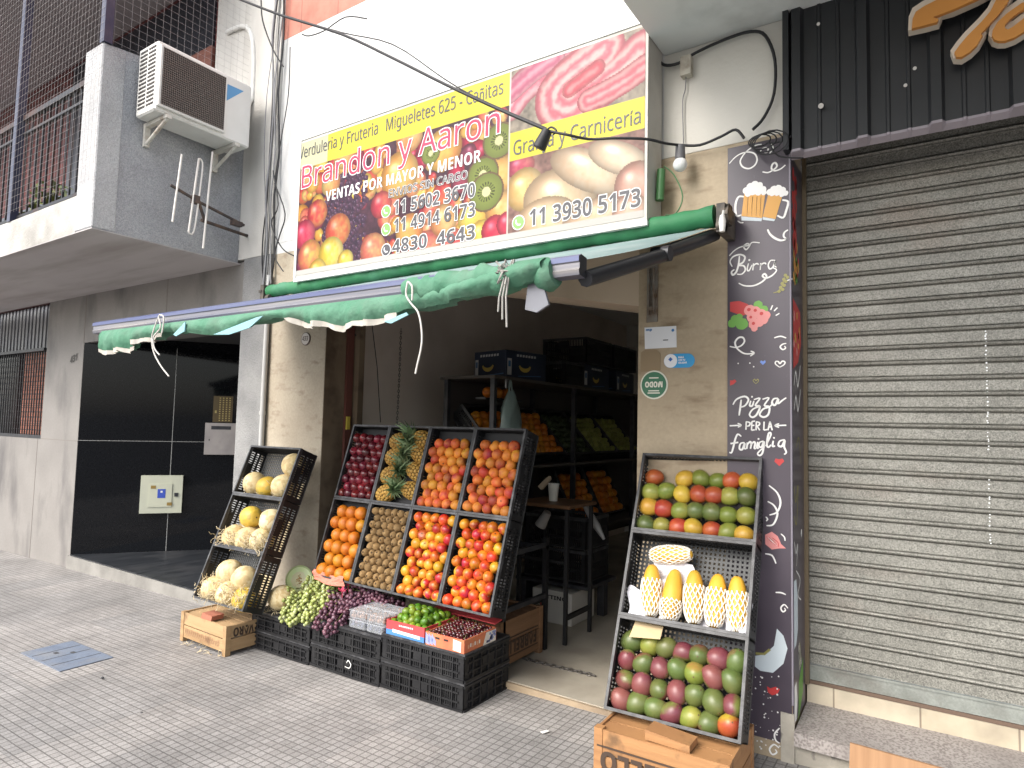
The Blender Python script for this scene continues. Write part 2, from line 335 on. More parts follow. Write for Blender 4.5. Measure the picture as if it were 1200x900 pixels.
# ground floor window
win = MB(); win.box(-11.4, -8.87, .02, .06, 1.28, 1.32).box(-8.93, -8.87, .02, .06, 1.32, 2.92).box(-11.4, -8.93, -.01, .04, 2.33, 2.365)
wf = part('window', win, dark_metal, apt)
w = MB(); n = 46
for i in range(n): x = -11.4+2.47*i/n; w.box(x, x+.04, .1+.012*(i % 2), .15, 2.36, 2.92)
part('roller_curtain', w, mat('grey corrugated sheet', (.2, .205, .22), .5, .3, col2=(.3, .3, .3), scale=6, stretch=(1, 1, .2)), wf)
w = MB(); w.box(-11.4, -9.9, .1, .15, 1.3, 2.36, 1); w.box(-9.78, -8.93, .1, .15, 1.3, 2.33, 0)
part('window_pane', w, [brick_mat('terracotta blind', (.52, .21, .14), (.44, .18, .12), (.16, .08, .06), .09, .055, .006), mat('dark window glass', (.012, .013, .015), .1)], wf)
w = MB()
for i in range(34): x = -11.35+i*.0725; w.box(x, x+.012, .035, .047, 1.32, 2.33)
for k in range(13): z = 1.38+k*.073; w.box(-11.4, -8.93, .048, .054, z, z+.007)
part('grille', w, dark_metal, wf)
# balcony
BX = -5.07; BY = -1.19
w = MB(); w.box(-14, BX, BY, -.002, 2.902, 2.909); part('balcony_slab', w, soffit_m, apt)
w = MB(); w.box(-14, -5.34, BY+.002, BY+.16, 2.911, 3.19); part('balcony_curb', w, mat('pale balcony curb', (.55, .54, .51), .9, col2=(.42, .41, .39), scale=5, dirt=(.25, .24, .22), dscale=2, bump=.6), apt)
w = MB(); w.prism([(BX-.001, BY+.001, 2.911), (BX-.001, -.03, 2.911), (BX-.001, -.03, 4.46), (BX-.001, -.93, 4.31), (BX-.001, BY+.06, 4.29), (BX-.001, BY+.001, 4.27)], (-.14, 0, 0))
part('balcony_side_wall', w, stucco_side, apt)
w = MB(); w.bbox(-5.34, BX+.002, BY-.004, BY+.16, 2.911, 4.29, .008); part('balcony_post', w, stucco, apt)
w = MB(); w.box(-14, -5.15, .05, .3, 2.93, 5.85); part('balcony_back_wall', w, brick_mat('dark red brick', (.17, .045, .042), (.13, .036, .036), (.08, .03, .03), .22, .075, .012), apt)
w = MB(); w.box(-14, -5.2, BY-.4, .05, 5.84, 6.1); part('upper_balcony_slab', w, mat('mauve soffit', (.30, .265, .265), .9, col2=(.27, .235, .24), scale=2), apt)
w = MB(); w.box(-14, -8.8, .0, .05, 4.1, 4.2).box(-8.75, -5.75, .03, .05, 3.02, 5.78); part('balcony_door', w, mat('dark balcony door', (.02, .022, .03), .3), apt)
w = MB(); w.box(-6.35, -5.7, -.01, .03, 4.82, 5.08); part('red_shutter_box', w, mat('red brown wood', (.22, .075, .05), .6, col2=(.15, .05, .035), scale=12, stretch=(.3, 1, 3)), apt)
w = MB(); w.box(-5.62, -5.16, -.012, .04, 3.05, 5.83); part('cream_jamb', w, cream, apt)
w = MB(); w.box(-9.0, -8.4, .0, .028, 3.25, 4.05, 0)
for k in range(5): w.box(-8.95+.11*k, -8.88+.11*k, -.01, -.001, 3.3+.08*(k % 2), 3.75, 1)
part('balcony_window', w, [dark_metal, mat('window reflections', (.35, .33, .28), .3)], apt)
# railing: top rail, bottom rail, balusters
w = MB(); y = BY+.05
w.box(-14, -5.34, y-.02, y+.02, 4.08, 4.12).box(-14, -5.34, y-.012, y+.012, 3.95, 3.97).box(-14, -5.34, y-.015, y+.015, 3.22, 3.245)
x = -13.9
while x < -5.38: w.box(x, x+.014, y-.007, y+.007, 3.245, 4.08); x += .112
part('railing', w, mat('dark iron railing', (.03, .03, .034), .5, .4, dirt=(.09, .04, .025), dscale=5), apt)
y = BY+.02
for x, zz in ((-6.62, 3.19), (-5.115, 4.29), (-8.9, 3.19)):
  w = MB(); w.box(x, x+.065, y-.03, y+.03, zz, 5.84)
  part('balcony_pole', w, mat('navy painted tube', (.03, .035, .07), .4, .2, col2=(.06, .06, .09), scale=6), apt)
w = MB(); c = .058; y = BY-.015
x = -9.6
while x < -5.07: w.tube([(x, y, 3.25), (x, y, 5.84)], .0009, 3); x += c
z = 3.27
while z < 5.84: w.tube([(-9.6, y, z), (-5.05, y, z)], .0009, 3); z += c
y0 = BY
while y0 < -.05: w.tube([(BX+.015, y0, 4.3), (BX+.015, y0, 5.84)], .0009, 3); y0 += c
z = 4.32
while z < 5.84: w.tube([(BX+.015, BY, z), (BX+.015, -.03, z)], .0009, 3); z += c
part('safety_net', w, mat('pale nylon net', (.33, .31, .31), .6), apt)
w = MB()
for k, (x, yy, zz) in enumerate([(-5.7, -.5, 3.05), (-6.6, -.4, 3.05)]):
    pass
# number on the stone
w = MB(); text_on(w, '431', onY(-.004, 82, 426), onY(-.004, 90, 422), (0, 0, 1), .075, off=.02); solo('house_number', w, mat('dark bronze digits', (.03, .025, .02), .5), 'small dark house number 431 on the stone beside the black entrance', 'house number')
# balcony plants
def bush(cx, cy, cz, r, n, seed):
    rr = random.Random(seed); mb = MB()
    for i in range(n):
        d = V((rr.gauss(0, 1), rr.gauss(0, 1), rr.gauss(0, 1))).normalized()*(rr.random()**.5); c = V((cx, cy, cz))+V((d.x*r[0], d.y*r[1], d.z*r[2]))
        a = V((rr.gauss(0, 1), rr.gauss(0, 1), rr.gauss(0, 1))).normalized(); b = a.orthogonal().normalized(); l = rr.uniform(.04, .09)
        mb.add([c-a*l, c+b*l*.35, c+a*l, c-b*l*.35], [(0, 1, 2, 3)])
    return mb
leaf = mat('balcony leaves', (.06, .09, .02), .6, col2=(.2, .2, .05), scale=10)
for k, (x, zz, lab) in enumerate([(-5.72, 3.55, 'leafy plant behind the railing, nearest the stucco post'), (-7.0, 3.4, 'low leafy plant behind the balcony railing, left of the blue pole')]):
    t = thing('potted_plant', (x, -.75, 3.0), lab, 'plant', 'balcony plants')
    part('foliage', bush(x, -.75, zz, (.28, .2, .4), 260, k), leaf, t)
    m_ = MB(); m_.cyl((x, -.75, 3.0), (x, -.75, 3.26), .1, .14, 14); part('pot', m_, mat('terracotta pot', (.35, .14, .08), .8), t)

# ------------------------------------------------------------------ the greengrocer building
tan = mat('tan laminate cladding', (.43, .345, .235), .6, col2=(.36, .285, .19), scale=2.4, stretch=(.5, 1, 2.2), dirt=(.23, .165, .10), dscale=4.5, dthr=(.54, .72), dstretch=(1.2, 1, 3.5), bump=.15, bscale=30, fine=.12, fscale=60)
tan_worn = mat('worn tan cladding', (.46, .40, .31), .7, col2=(.39, .33, .25), scale=2.4, dirt=(.27, .21, .15), dscale=9, dthr=(.55, .75), dstretch=(1, 1, 2), bump=.2, bscale=30, fine=.15, fscale=60)
white_wall = mat('white painted wall', (.60, .60, .595), .9, col2=(.54, .54, .535), scale=1.4, dirt=(.42, .415, .40), dscale=1.6, dthr=(.56, .85), dstretch=(3, 1, .35), bump=.25, bscale=40)
grey_white = mat('off white painted wall', (.66, .64, .59), .9, col2=(.6, .58, .53), scale=2, dirt=(.4, .37, .31), dscale=3, dthr=(.62, .8), bump=.2, bscale=40)
canopy_m = mat('canopy soffit paint', (.64, .65, .64), .9, col2=(.58, .6, .59), scale=1.2, dirt=(.38, .39, .38), dscale=4, dthr=(.5, .8))
shop = thing('shop_building', (-2.6, 0, 0), 'greengrocer shop front with tan cladding, white upper wall and open doorway', 'building')
w = MB(); w.box(-4.617, -3.93, 0, .27, g0, 2.93); part('left_pier', w, tan_worn, shop)
w = MB(); w.box(-3.93, -3.926, .004, .27, .06, 2.9).box(-3.97, -3.85, .272, .33, .06, 2.9); part('door_jamb', w, mat('stained brown jamb', (.12, .085, .055), .8, col2=(.2, .15, .1), scale=4, stretch=(1, 1, .3), dirt=(.05, .035, .025), dscale=7), shop)
w = MB(); w.box(-3.924, -3.9, .20, .26, .06, 2.5); part('shutter_track', w, mat('rusty red track', (.12, .04, .03), .7), shop)
w = MB(); w.box(-1.386, -.61, 0, .4, g0, 3.02); part('right_pier', w, tan, shop)
w = MB(); w.prism([(-3.926, 0, 2.62), (-2.6, 0, 2.46), (-1.386, 0, 2.225), (-1.386, 0, 3.02), (-3.926, 0, 3.02)], (0, .35, 0)); part('lintel', w, mat('beige lintel', (.52, .42, .31), .8, col2=(.45, .36, .26), scale=3), shop)
w = MB(); w.box(-4.617, -3.926, 0, .3, 2.93, 3.02).box(-4.617, -1.25, 0, .3, 3.022, 4.78); part('upper_wall', w, white_wall, shop)
w = MB(); w.box(-1.25, -.56, -.001, .3, 3.022, 3.6); part('side_wall_above_pier', w, grey_white, shop)
w = MB(); w.box(-4.617, 3, 0, .3, 4.782, 7.2); part('terracotta_band', w, brick_mat('terracotta tiles', (.5, .2, .15), (.46, .18, .13), (.3, .12, .09), .45, .9, .006, bump=.2), shop)
w = MB(); w.box(-1.25, 3.2, -3.0, -.003, 3.6, 3.78).box(-1.25, 3.2, -.003, .3, 3.61, 4.78); part('canopy', w, canopy_m, shop)
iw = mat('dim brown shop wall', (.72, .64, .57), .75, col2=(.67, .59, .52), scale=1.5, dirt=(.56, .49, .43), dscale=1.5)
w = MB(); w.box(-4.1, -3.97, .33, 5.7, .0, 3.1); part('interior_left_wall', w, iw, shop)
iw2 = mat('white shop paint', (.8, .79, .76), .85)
w = MB(); w.box(-4.1, -.8, 5.7, 5.8, .0, 3.1); part('interior_back_wall', w, iw2, shop)
w = MB(); w.box(-.9, -.8, .4, 5.7, .0, 3.1); part('interior_right_wall', w, iw2, shop)
w = MB(); w.box(-4.1, -.8, .35, 5.8, 3.1, 3.2); part('interior_ceiling', w, iw2, shop)
w = MB(); w.box(-3.93, -1.386, -.015, 5.7, .0, .055); fl = struct('shop_floor', w, mat('pale worn floor tile', (.42, .38, .31), .6, col2=(.33, .3, .25), scale=3, dirt=(.2, .175, .14), dscale=2.2, dthr=(.45, .75), bump=.1))
w = MB(); w.box(-3.93, -1.386, -.035, -.016, -.2, .05); struct('shop_step', w, mat('worn stone step', (.38, .29, .19), .8, col2=(.25, .19, .13), scale=5, dirt=(.15, .11, .08), dscale=3, bump=.5))
# number plate on left pier, bracket, stickers
w = MB(); c = onY(-.008, 358, 397); w.disc(c, .052, (1, 0, 0), (0, 0, 1), 28, 0); w.disc(c-V((0, .002, 0)), .046, (1, 0, 0), (0, 0, 1), 28, 1); text_on(w, '433', c+V((-.034, -.004, -.016)), c+V((.034, -.004, -.016)), (0, 0, 1), .036, 0)
w.cyl(c+V((0, .001, 0)), c+V((0, .0075, 0)), .052, n=28, m=0)
solo('number_plate', w, [mat('dark plate ink', (.12, .09, .08), .6), mat('enamel plate', (.5, .46, .42), .4)], 'round enamel number plate on the tan pier under the awning', 'number plate')
w = MB(); w.box(-1.335, -1.275, -.012, -.001, 2.13, 2.5, 0).box(-1.322, -1.315, -.03, -.012, 2.17, 2.42).box(-1.295, -1.288, -.03, -.012, 2.17, 2.42).cyl((-1.305, -.02, 2.2), (-1.305, -.03, 2.2), .012).box(-1.34, -1.27, -.1, -.012, 2.46, 2.49)
solo('wall_bracket', w, mat('rusty zinc', (.3, .28, .25), .5, .5, col2=(.16, .1, .06), scale=14), 'slotted metal wall bracket on the tan pier beneath the awning arm', 'bracket')
def flat_px(mb, pts, y, m=0): mb.add([onY(y, *p) for p in pts], [tuple(reversed(range(len(pts))))], m); return mb
w = MB(); w.prism([onY(-.001, *p) for p in [(756, 409), (755.5, 384), (792.5, 382), (793, 407)]], (0, -.003, 0), 0)
text_on(w, 'mp', onY(-.0055, 757, 388), onY(-.0055, 764, 387.5), (0, 0, 1), .012, 1, off=.03); w.disc(onY(-.0055, 788.5, 387), .008, (1, 0, 0), (0, 0, 1), 10, 1); w.box(*[k for k in (onY(-.0045, 777, 399).x, onY(-.0045, 783, 399).x)], -.0055, -.0045, onY(-.004, 780, 399).z, onY(-.004, 780, 398).z, 2)
solo('paper_notice', w, [mat('white paper', (.75, .76, .78), .6), mat('blue print', (.06, .2, .45), .5), mat('black ink', (.02, .02, .02), .6)], 'white rectangular paper notice with blue corner marks on the tan pier', 'notice')
w = MB(); c1 = onY(-.002, 786, 423); c2 = onY(-.002, 806, 422.5); r = .037
pts = [c2+V((math.sin(t)*r, 0, math.cos(t)*r)) for t in [math.pi*k/12 for k in range(13)]]+[c1+V((-math.sin(t)*r, 0, -math.cos(t)*r)) for t in [math.pi*k/12 for k in range(13)]]
w.prism(pts, (0, -.002, 0), 0); w.disc(c1+V((0, -.003, 0)), r*.98, (1, 0, 0), (0, 0, 1), 24, 1); w.disc(c1+V((0, -.004, .008)), .012, (1, 0, 0), (0, 0, 1), 4, 2)
for k in range(3): text_on(w, ('PAGÁ', 'CON TU', 'CELULAR')[k], c1+V((.043, -.004, .012-k*.014)), c1+V((.043+(.03, .036, .045)[k], -.004, .012-k*.014)), (0, 0, 1), .009, 1, off=.03)
solo('payment_sticker', w, [mat('sky blue sticker', (.03, .3, .6), .4), mat('white sticker', (.75, .77, .8), .4), mat('navy mark', (.03, .12, .4), .4)], 'rounded blue and white payment sticker below the white notice', 'sticker')
w = MB(); c = onY(-.002, 766.5, 451); R_ = .077
w.prism([c+V((math.cos(t)*R_, 0, math.sin(t)*R_)) for t in [2*math.pi*k/40 for k in range(40)]][::-1], (0, -.002, 0), 1)
w.disc(c+V((0, -.0035, 0)), R_*.9, (1, 0, 0), (0, 0, 1), 40, 0); text_on(w, 'MODO', c+V((.048, -.005, .016)), c+V((-.048, -.005, .016)), (0, 0, -1), .028, 1, off=.03)
for k, (a, zz) in enumerate([(.03, -.035), (.034, -.047), (.026, .034)]): w.box(c.x-a, c.x+a, c.y-.0055, c.y-.0045, c.z+zz, c.z+zz+.006, 1)
solo('round_sticker', w, [mat('deep green sticker', (.02, .14, .07), .4), mat('cream sticker', (.7, .7, .6), .4)], 'round dark green MODO sticker stuck upside down on the tan pier', 'sticker')
w = MB(); w.prism([onY(-.001, *p) for p in [(751, 436), (751.5, 413), (756, 410), (770, 410), (774, 414), (774, 434)]], (0, -.002, 0)); solo('cardboard_patch', w, mat('brown patch', (.27, .2, .12), .8), 'faded brown patch of old sticker above the round green sticker', 'sticker')

# ------------------------------------------------------------------ the closed shop on the right
SY = .33
bar = thing('closed_bar_building', (.6, 0, 0), 'closed bar front with black ribbed fascia above a metal shutter', 'building')
w = MB(); w.box(-.6, 3, SY-.015, SY+.2, .0, .305); part('plinth_tiles', w, brick_mat('cream ceramic tiles', (.5, .43, .32), (.53, .46, .35), (.25, .2, .15), .36, .6, .004, .4, offset=0, bump=.2), bar)
w = MB(); w.prism([(-.6, -.03, .13), (-.6, -.03, .19), (-.6, SY-.016, .215), (-.6, SY-.016, .13)], (3.6, 0, 0)); part('granite_ledge', w, mat('speckled granite ledge', (.36, .33, .31), .6, col2=(.2, .175, .165), scale=90, thresh=(.45, .6), dirt=(.2, .18, .17), dscale=3), bar)
w = MB(); w.box(-.6, 3, .0, SY, g0, .129).box(-.66, -.601, -.012, .0, g0, .26); part('cement_base', w, mat('blotchy cement', (.42, .39, .33), .85, col2=(.28, .26, .22), scale=6, dirt=(.12, .11, .1), dscale=14, dthr=(.6, .68), bump=.4), bar)
w = MB(); zt, zb = 3.6, 2.9; prof = []; x = -.6
while x < 2.6: prof += [(x, 0), (x+.012, -.028), (x+.05, -.028), (x+.062, 0), (x+.12, 0), (x+.125, -.006), (x+.135, -.006), (x+.14, 0), (x+.2, 0), (x+.205, -.006), (x+.215, -.006), (x+.22, 0)]; x += .28
vs = []
for px_, py_ in prof: vs += [(px_, -.035+py_, zb), (px_, -.035+py_, zt+.9)]
w.add(vs, [(2*i, 2*i+2, 2*i+3, 2*i+1) for i in range(len(prof)-1)]); w.box(-.6, 2.6, -.03, .0, 2.91, 4.5); w.box(-.628, -.601, -.07, .0, 2.905, 4.5)
part('ribbed_fascia', w, mat('black ribbed sheet', (.022, .024, .027), .38, .2, col2=(.03, .032, .036), scale=2, spec=.5), bar)
w = MB(); vs = []
for px_, py_ in prof: vs += [(px_, -.04+py_*1.05, zb-.012), (px_, -.04+py_*1.05, zb), (px_, -.01, zb-.03)]
w.add(vs, [(3*i, 3*i+3, 3*i+4, 3*i+1) for i in range(len(prof)-1)]+[(3*i+2, 3*i+5, 3*i+3, 3*i) for i in range(len(prof)-1)]); part('fascia_trim', w, mat('mauve edge trim', (.28, .25, .28), .5), bar)
w = MB(); w.box(-.6, 2.6, .0, SY+.2, 3.05, 3.2); part('shutter_housing', w, dark_metal, bar)
w = MB(); w.cyl(onY(-.07, 962, 124), onY(-.04, 962, 124), .012); 
for p in [(1072, 80), (1061, 100), (959, 28), (961.5, 124)]: w.cyl(onY(-.045, *p), onY(-.035, *p), .008, n=8)
part('fascia_screws', w, mat('pale screw caps', (.6, .58, .55), .4), bar)
sh = thing('rolling_shutter', (.6, SY, .31), 'large closed grey metal rolling shutter with perforated horizontal slats', 'shutter')
w = MB(); z = .40; P_ = .0757; prof = []
while z < 3.06:
    prof += [(SY, z), (SY+.004, z+.004), (SY+.004, z+.048), (SY, z+.051), (SY+.012, z+.0525), (SY+.012, z+.0545)]
    for k in range(5): a = math.pi*(.1+.8*k/4); prof.append((SY+.006-.016*math.sin(a), z+.0635-.009*math.cos(a)))
    prof += [(SY+.012, z+.073), (SY+.012, z+.0745)]; z += P_
vs = []
for yy, zz in prof: vs += [(-.6, yy, zz), (2.4, yy, zz)]
w.add(vs, [(2*i, 2*i+1, 2*i+3, 2*i+2) for i in range(len(prof)-1)])
def slat_mat():
    m = mat('galvanised slats', (.41, .40, .355), .5, .15, col2=(.32, .312, .275), scale=3, stretch=(1, 1, 3), dirt=(.36, .31, .26), dscale=2.2, dthr=(.56, .85), dstretch=(1, 1, 2.5), fine=.75, fscale=190); nt = m.node_tree
    return m
part('slats', w, slat_mat(), sh)
w = MB(); w.box(-.6, 2.4, SY-.012, SY+.02, .325, .398).box(-.6, 2.4, SY-.02, SY-.012, .39, .4).box(-.6, 2.4, SY-.02, SY+.03, .308, .324, 1); part('bottom_bar', w, [mat('greenish galvanised bar', (.34, .36, .33), .5, .3, col2=(.27, .29, .265), scale=9, dirt=(.18, .17, .15), dscale=5, fine=.25), mat('rusty sill rail', (.13, .085, .06), .7)], sh)
w = MB(); w.box(-.604, -.585, SY-.05, SY-.021, .31, 3.05); part('guide_rail', w, mat('old brass guide', (.17, .13, .08), .5, .4), sh)
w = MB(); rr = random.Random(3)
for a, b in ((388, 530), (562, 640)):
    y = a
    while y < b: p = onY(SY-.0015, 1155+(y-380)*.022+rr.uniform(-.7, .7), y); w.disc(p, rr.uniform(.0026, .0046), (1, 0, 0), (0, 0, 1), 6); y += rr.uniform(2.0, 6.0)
m_ = mat('painted pinhole light', (.9, .92, .92), .5); part('pinhole_light', w, m_, sh)  # pale discs paint the light showing through the slat perforations
# orange lettering
def grow(pts, d):
    n = len(pts); out = []; area = sum(pts[i][0]*pts[(i+1) % n][1]-pts[(i+1) % n][0]*pts[i][1] for i in range(n)); sg = 1 if area > 0 else -1
    for i in range(n):
        a, b, c = pts[i-1], pts[i], pts[(i+1) % n]; e1 = V((b[0]-a[0], b[1]-a[1])).normalized(); e2 = V((c[0]-b[0], c[1]-b[1])).normalized()
        nn = V((e1.y+e2.y, -e1.x-e2.x)); nn = nn.normalized() if nn.length > 1e-3 else V((e1.y, -e1.x)); k = min(1.4, 1/max(.5, nn.dot(V((e1.y, -e1.x))))); out.append((b[0]+sg*nn.x*d*k, b[1]+sg*nn.y*d*k))
    return out
TB = [(412, 218), (418, 150), (440, 100), (500, 60), (620, 0), (700, -45), (1010, -170), (1060, -150), (1000, -60), (870, 10), (700, 85), (560, 138), (600, 150), (590, 172), (500, 196)]
TS = [(1010, 0), (1060, -60), (1130, -60), (1080, 40), (1010, 130), (890, 258), (908, 265), (870, 330), (820, 380), (760, 418), (722, 416), (710, 385), (745, 335), (800, 270), (900, 170), (960, 100)]
OO = [(1270, 15), (1180, 40), (1080, 110), (1010, 175), (978, 230), (972, 265), (990, 295), (1020, 306), (1065, 305), (1130, 282), (1270, 195), (1270, 90), (1180, 158), (1120, 205), (1085, 225), (1062, 215), (1066, 190), (1095, 155), (1160, 102), (1270, 50)]
t = thing('bar_sign', onY(-.1, 1120, 40), 'orange cursive letters with white backing mounted on the black fascia', 'sign')
orange_m = mat('orange sign face', (.62, .27, .06), .4, col2=(.56, .24, .05), scale=5); cream_m = mat('cream sign edge', (.7, .62, .52), .5)
for pl in (TB, TS, OO):
    P2 = lambda q, y: [onY(y, 1000+a/6, b/6) for a, b in q]
    w = MB(); w.prism(P2(pl, -.14), (0, -.02, 0)); fo = part('letter', w, orange_m, t)
    w = MB(); g_ = grow(pl, 22); g_ = [(a-3, b+14) for a, b in g_]; w.prism([onY(-.085, 1000+a/6, b/6) for a, b in g_], (0, -.05, 0)); part('letter_backing', w, cream_m, fo)
# ------------------------------------------------------------------ printed sign
SX0, SX1, SZ0, SZ1, SGY = -4.03, -1.27, 2.64, 3.66, -.22
GW, GH = 552, 204
uu, vv = np.meshgrid(np.linspace(0, 1, GW), np.linspace(0, 1, GH)); AX = (SX1-SX0); AZ = (SZ1-SZ0); PX = uu*AX; PZ = vv*AZ
rng = np.random.default_rng(5)
def smooth_noise(n):
    a = rng.random((GH//n+2, GW//n+2)); yi = np.arange(GH)/n; xi = np.arange(GW)/n; y0 = yi.astype(int); x0 = xi.astype(int); fy = (yi-y0)[:, None]; fx = (xi-x0)[None]
    return (a[y0][:, x0]*(1-fy)*(1-fx)+a[y0+1][:, x0]*fy*(1-fx)+a[y0][:, x0+1]*(1-fy)*fx+a[y0+1][:, x0+1]*fy*fx)
NZ = .5*smooth_noise(6)+.3*smooth_noise(3)+.2*smooth_noise(14)
img = np.zeros((GH, GW, 3)); img[:] = (70, 38, 52); img *= (.6+.8*NZ)[..., None]
def p2(x, y): p = onY(SGY, x, y); return (p.x-SX0, SZ1-p.z)
def circ(cx, cz, r, c, c2=None, sy=1.0, ang=0, kiwi=False):
    dx = PX-cx; dz = PZ-cz; ca, sa = math.cos(ang), math.sin(ang); a = (dx*ca+dz*sa)/r; b = (-dx*sa+dz*ca)/(r*sy); d = np.sqrt(a*a+b*b); m = d < 1
    base = np.array(c, float)[None, None]*np.ones((GH, GW, 1))
    if c2 is not None: k = np.clip(.5+.6*a+(NZ-.5)*1.6, 0, 1)[..., None]; base = base*(1-k)+np.array(c2, float)*k
    if kiwi:
        th = np.arctan2(b, a); base = np.where((d < .25)[..., None], np.array((235, 230, 170.)), np.where((d < .5)[..., None]*(np.sin(th*18) > .2)[..., None], np.array((60, 60, 30.)), np.array((150, 165, 70.))*(1.05-.3*d)[..., None])); base = np.where((d > .9)[..., None], np.array((110, 85, 55.)), base)
        img[m] = base[m]; return
    sh = np.clip(1.08-.45*d**2.2, 0, 1.2)[..., None]; hl = np.exp(-(((a+.3)**2+(b+.35)**2)/.05))[..., None]*90
    img[m] = np.clip(base*sh+hl, 0, 255)[m]
PAL = [((205, 50, 60), (235, 120, 70)), ((240, 150, 50), (250, 190, 90)), ((215, 60, 70), (240, 200, 110)), ((245, 200, 80), (240, 150, 60)), ((120, 40, 70), (170, 60, 80)), ((225, 90, 80), (250, 170, 110)), ((200, 40, 70), (150, 30, 60))]
for k in range(210):
    x, z = rng.random()*1.92, .2+rng.random()*.85; c, c2 = PAL[rng.integers(len(PAL))]; circ(x, z, .03+.055*rng.random(), c, c2, .85+.3*rng.random(), rng.random()*3)
for k in range(520):       # dark berries
    t = rng.random(); x = .33+.35*t+.14*(rng.random()-.5); z = .34+.66*rng.random(); 
    if x > .72 and z > .7: continue
    circ(x, z, .022, (58, 35, 62), (95, 55, 80))
for x, y, r, c, c2 in [(372, 250, .11, (215, 50, 60), (245, 150, 90)), (396, 270, .13, (225, 80, 60), (250, 160, 90)), (357, 275, .12, (205, 40, 75), (225, 90, 110)), (363, 300, .13, (245, 120, 90), (250, 190, 90)), (388, 297, .13, (250, 205, 60), (255, 235, 130)), (405, 305, .08, (250, 200, 60), (255, 230, 120)), (372, 318, .1, (250, 190, 70), (255, 220, 110)),
   (437, 292, .12, (235, 110, 90), (250, 190, 120)), (468, 205, .17, (245, 165, 70), (250, 195, 110)), (447, 240, .1, (200, 50, 70), (235, 110, 90)), (520, 175, .15, (250, 195, 90), (245, 160, 80)), (480, 160, .12, (235, 140, 80), (250, 190, 120)), (405, 180, .12, (245, 200, 110), (240, 150, 90)), (555, 255, .12, (250, 215, 90), (250, 190, 80)), (565, 275, .1, (250, 190, 60), (255, 225, 110)), (585, 205, .13, (245, 170, 80), (250, 200, 120)), (588, 245, .12, (245, 170, 90), (250, 200, 130)), (580, 270, .1, (215, 40, 70), (235, 80, 90)), (595, 262, .08, (220, 50, 80), (240, 90, 100)), (500, 290, .12, (225, 80, 90), (240, 150, 110)), (530, 285, .1, (235, 70, 80), (240, 130, 100)), (480, 270, .12, (245, 180, 90), (250, 150, 80)), (520, 258, .11, (240, 150, 90), (250, 200, 130)), (360, 205, .09, (240, 170, 110), (245, 210, 140)), (388, 215, .1, (225, 190, 110), (240, 150, 90))]: circ(*p2(x, y), r, c, c2, .95)
for x, y, r in [(566, 205, .12), (570, 225, .13), (585, 165, .12), (505, 180, .08)]: circ(*p2(x, y), r, (0, 0, 0), sy=.95, kiwi=True)
U0 = 1.91
R_ = PX > U0
img[R_] = (np.array((150, 138, 122.))*(.55+.9*NZ)[..., None])[R_]
def stroke(pts, w, ca, cb, freq, sh=.35):
    P_ = [p2(*q) for q in pts]; P_ = [(p.x, p.y) for p in smooth_path([V((a, b, 0)) for a, b in P_], 5)]; best = np.full((GH, GW), 9.); 
    for (ax, az), (bx, bz) in zip(P_, P_[1:]):
        ll = (bx-ax)**2+(bz-az)**2+1e-9; t = np.clip(((PX-ax)*(bx-ax)+(PZ-az)*(bz-az))/ll, 0, 1); best = np.minimum(best, np.hypot(PX-ax-t*(bx-ax), PZ-az-t*(bz-az)))
    m = (best < w) & R_; k = (.5+.5*np.sin(best/w*freq+NZ*3.5))[..., None]; c = np.array(ca, float)*(1-k)+np.array(cb, float)*k; c = c*(1.03-sh*(best/w)**3)[..., None]
    img[m] = c[m]
stroke([(598, 122), (615, 100), (640, 82), (672, 62), (690, 55)], .11, (225, 105, 125), (245, 185, 190), 9)
stroke([(600, 108), (625, 85), (650, 68)], .07, (190, 90, 120), (230, 150, 165), 7)
stroke([(708, 58), (690, 72), (665, 92), (650, 110), (652, 125), (668, 128), (690, 112), (720, 90), (752, 62)], .125, (222, 100, 115), (246, 190, 185), 10)
stroke([(668, 105), (685, 92), (700, 80)], .05, (205, 75, 90), (235, 140, 140), 5)
stroke([(690, 118), (725, 100), (756, 78)], .07, (220, 95, 110), (244, 170, 170), 9)
m = R_ & (PZ > .53*AZ); img[m] = (np.array((150, 110, 100.))*(.6+.8*NZ)[..., None])[m]
for x, y, r, c, c2, sy, a in [(610, 195, .1, (190, 60, 90), (230, 120, 120), .7, 0), (615, 222, .13, (240, 190, 110), (250, 215, 150), 1, 0), (655, 235, .24, (244, 205, 160), (250, 222, 185), .75, .3), (690, 200, .27, (244, 208, 170), (250, 226, 195), .4, .5), (640, 255, .2, (245, 200, 150), (250, 220, 180), .6, 0), (725, 185, .2, (246, 214, 180), (250, 228, 200), .42, .5), (700, 250, .22, (244, 200, 160), (250, 220, 190), .4, -.2), (745, 215, .12, (235, 170, 150), (245, 195, 175), 1, 0), (738, 245, .1, (240, 185, 160), (248, 205, 180), .8, 0)]: 
    sv = img.copy(); circ(*p2(x, y), r, c, c2, sy, a); img[~R_] = sv[~R_]
img[(PX < U0) & (PZ < .2*AZ)] = (250, 232, 70); img[(PX < .3) & (PZ < .2*AZ)] = (240, 236, 190)
img[R_ & (PZ > .37*AZ) & (PZ < .54*AZ)] = (252, 236, 70)
img[np.abs(PX-U0) < .006] = (235, 225, 215)
img[(PZ > .965*AZ)] = (225, 222, 215)
img = np.clip(img*.9+25, 0, 250)/255; lin = np.where(img <= .04045, img/12.92, ((img+.055)/1.055)**2.4)*.47
sign = thing('shop_sign', (-2.65, -.02, 2.6), 'wide printed greengrocer sign box covered in fruit and meat pictures', 'sign')
w = MB(); w.v = [V((SX0+PX[j, i], SGY-.0025, SZ1-PZ[j, i])) for j in range(GH) for i in range(GW)]
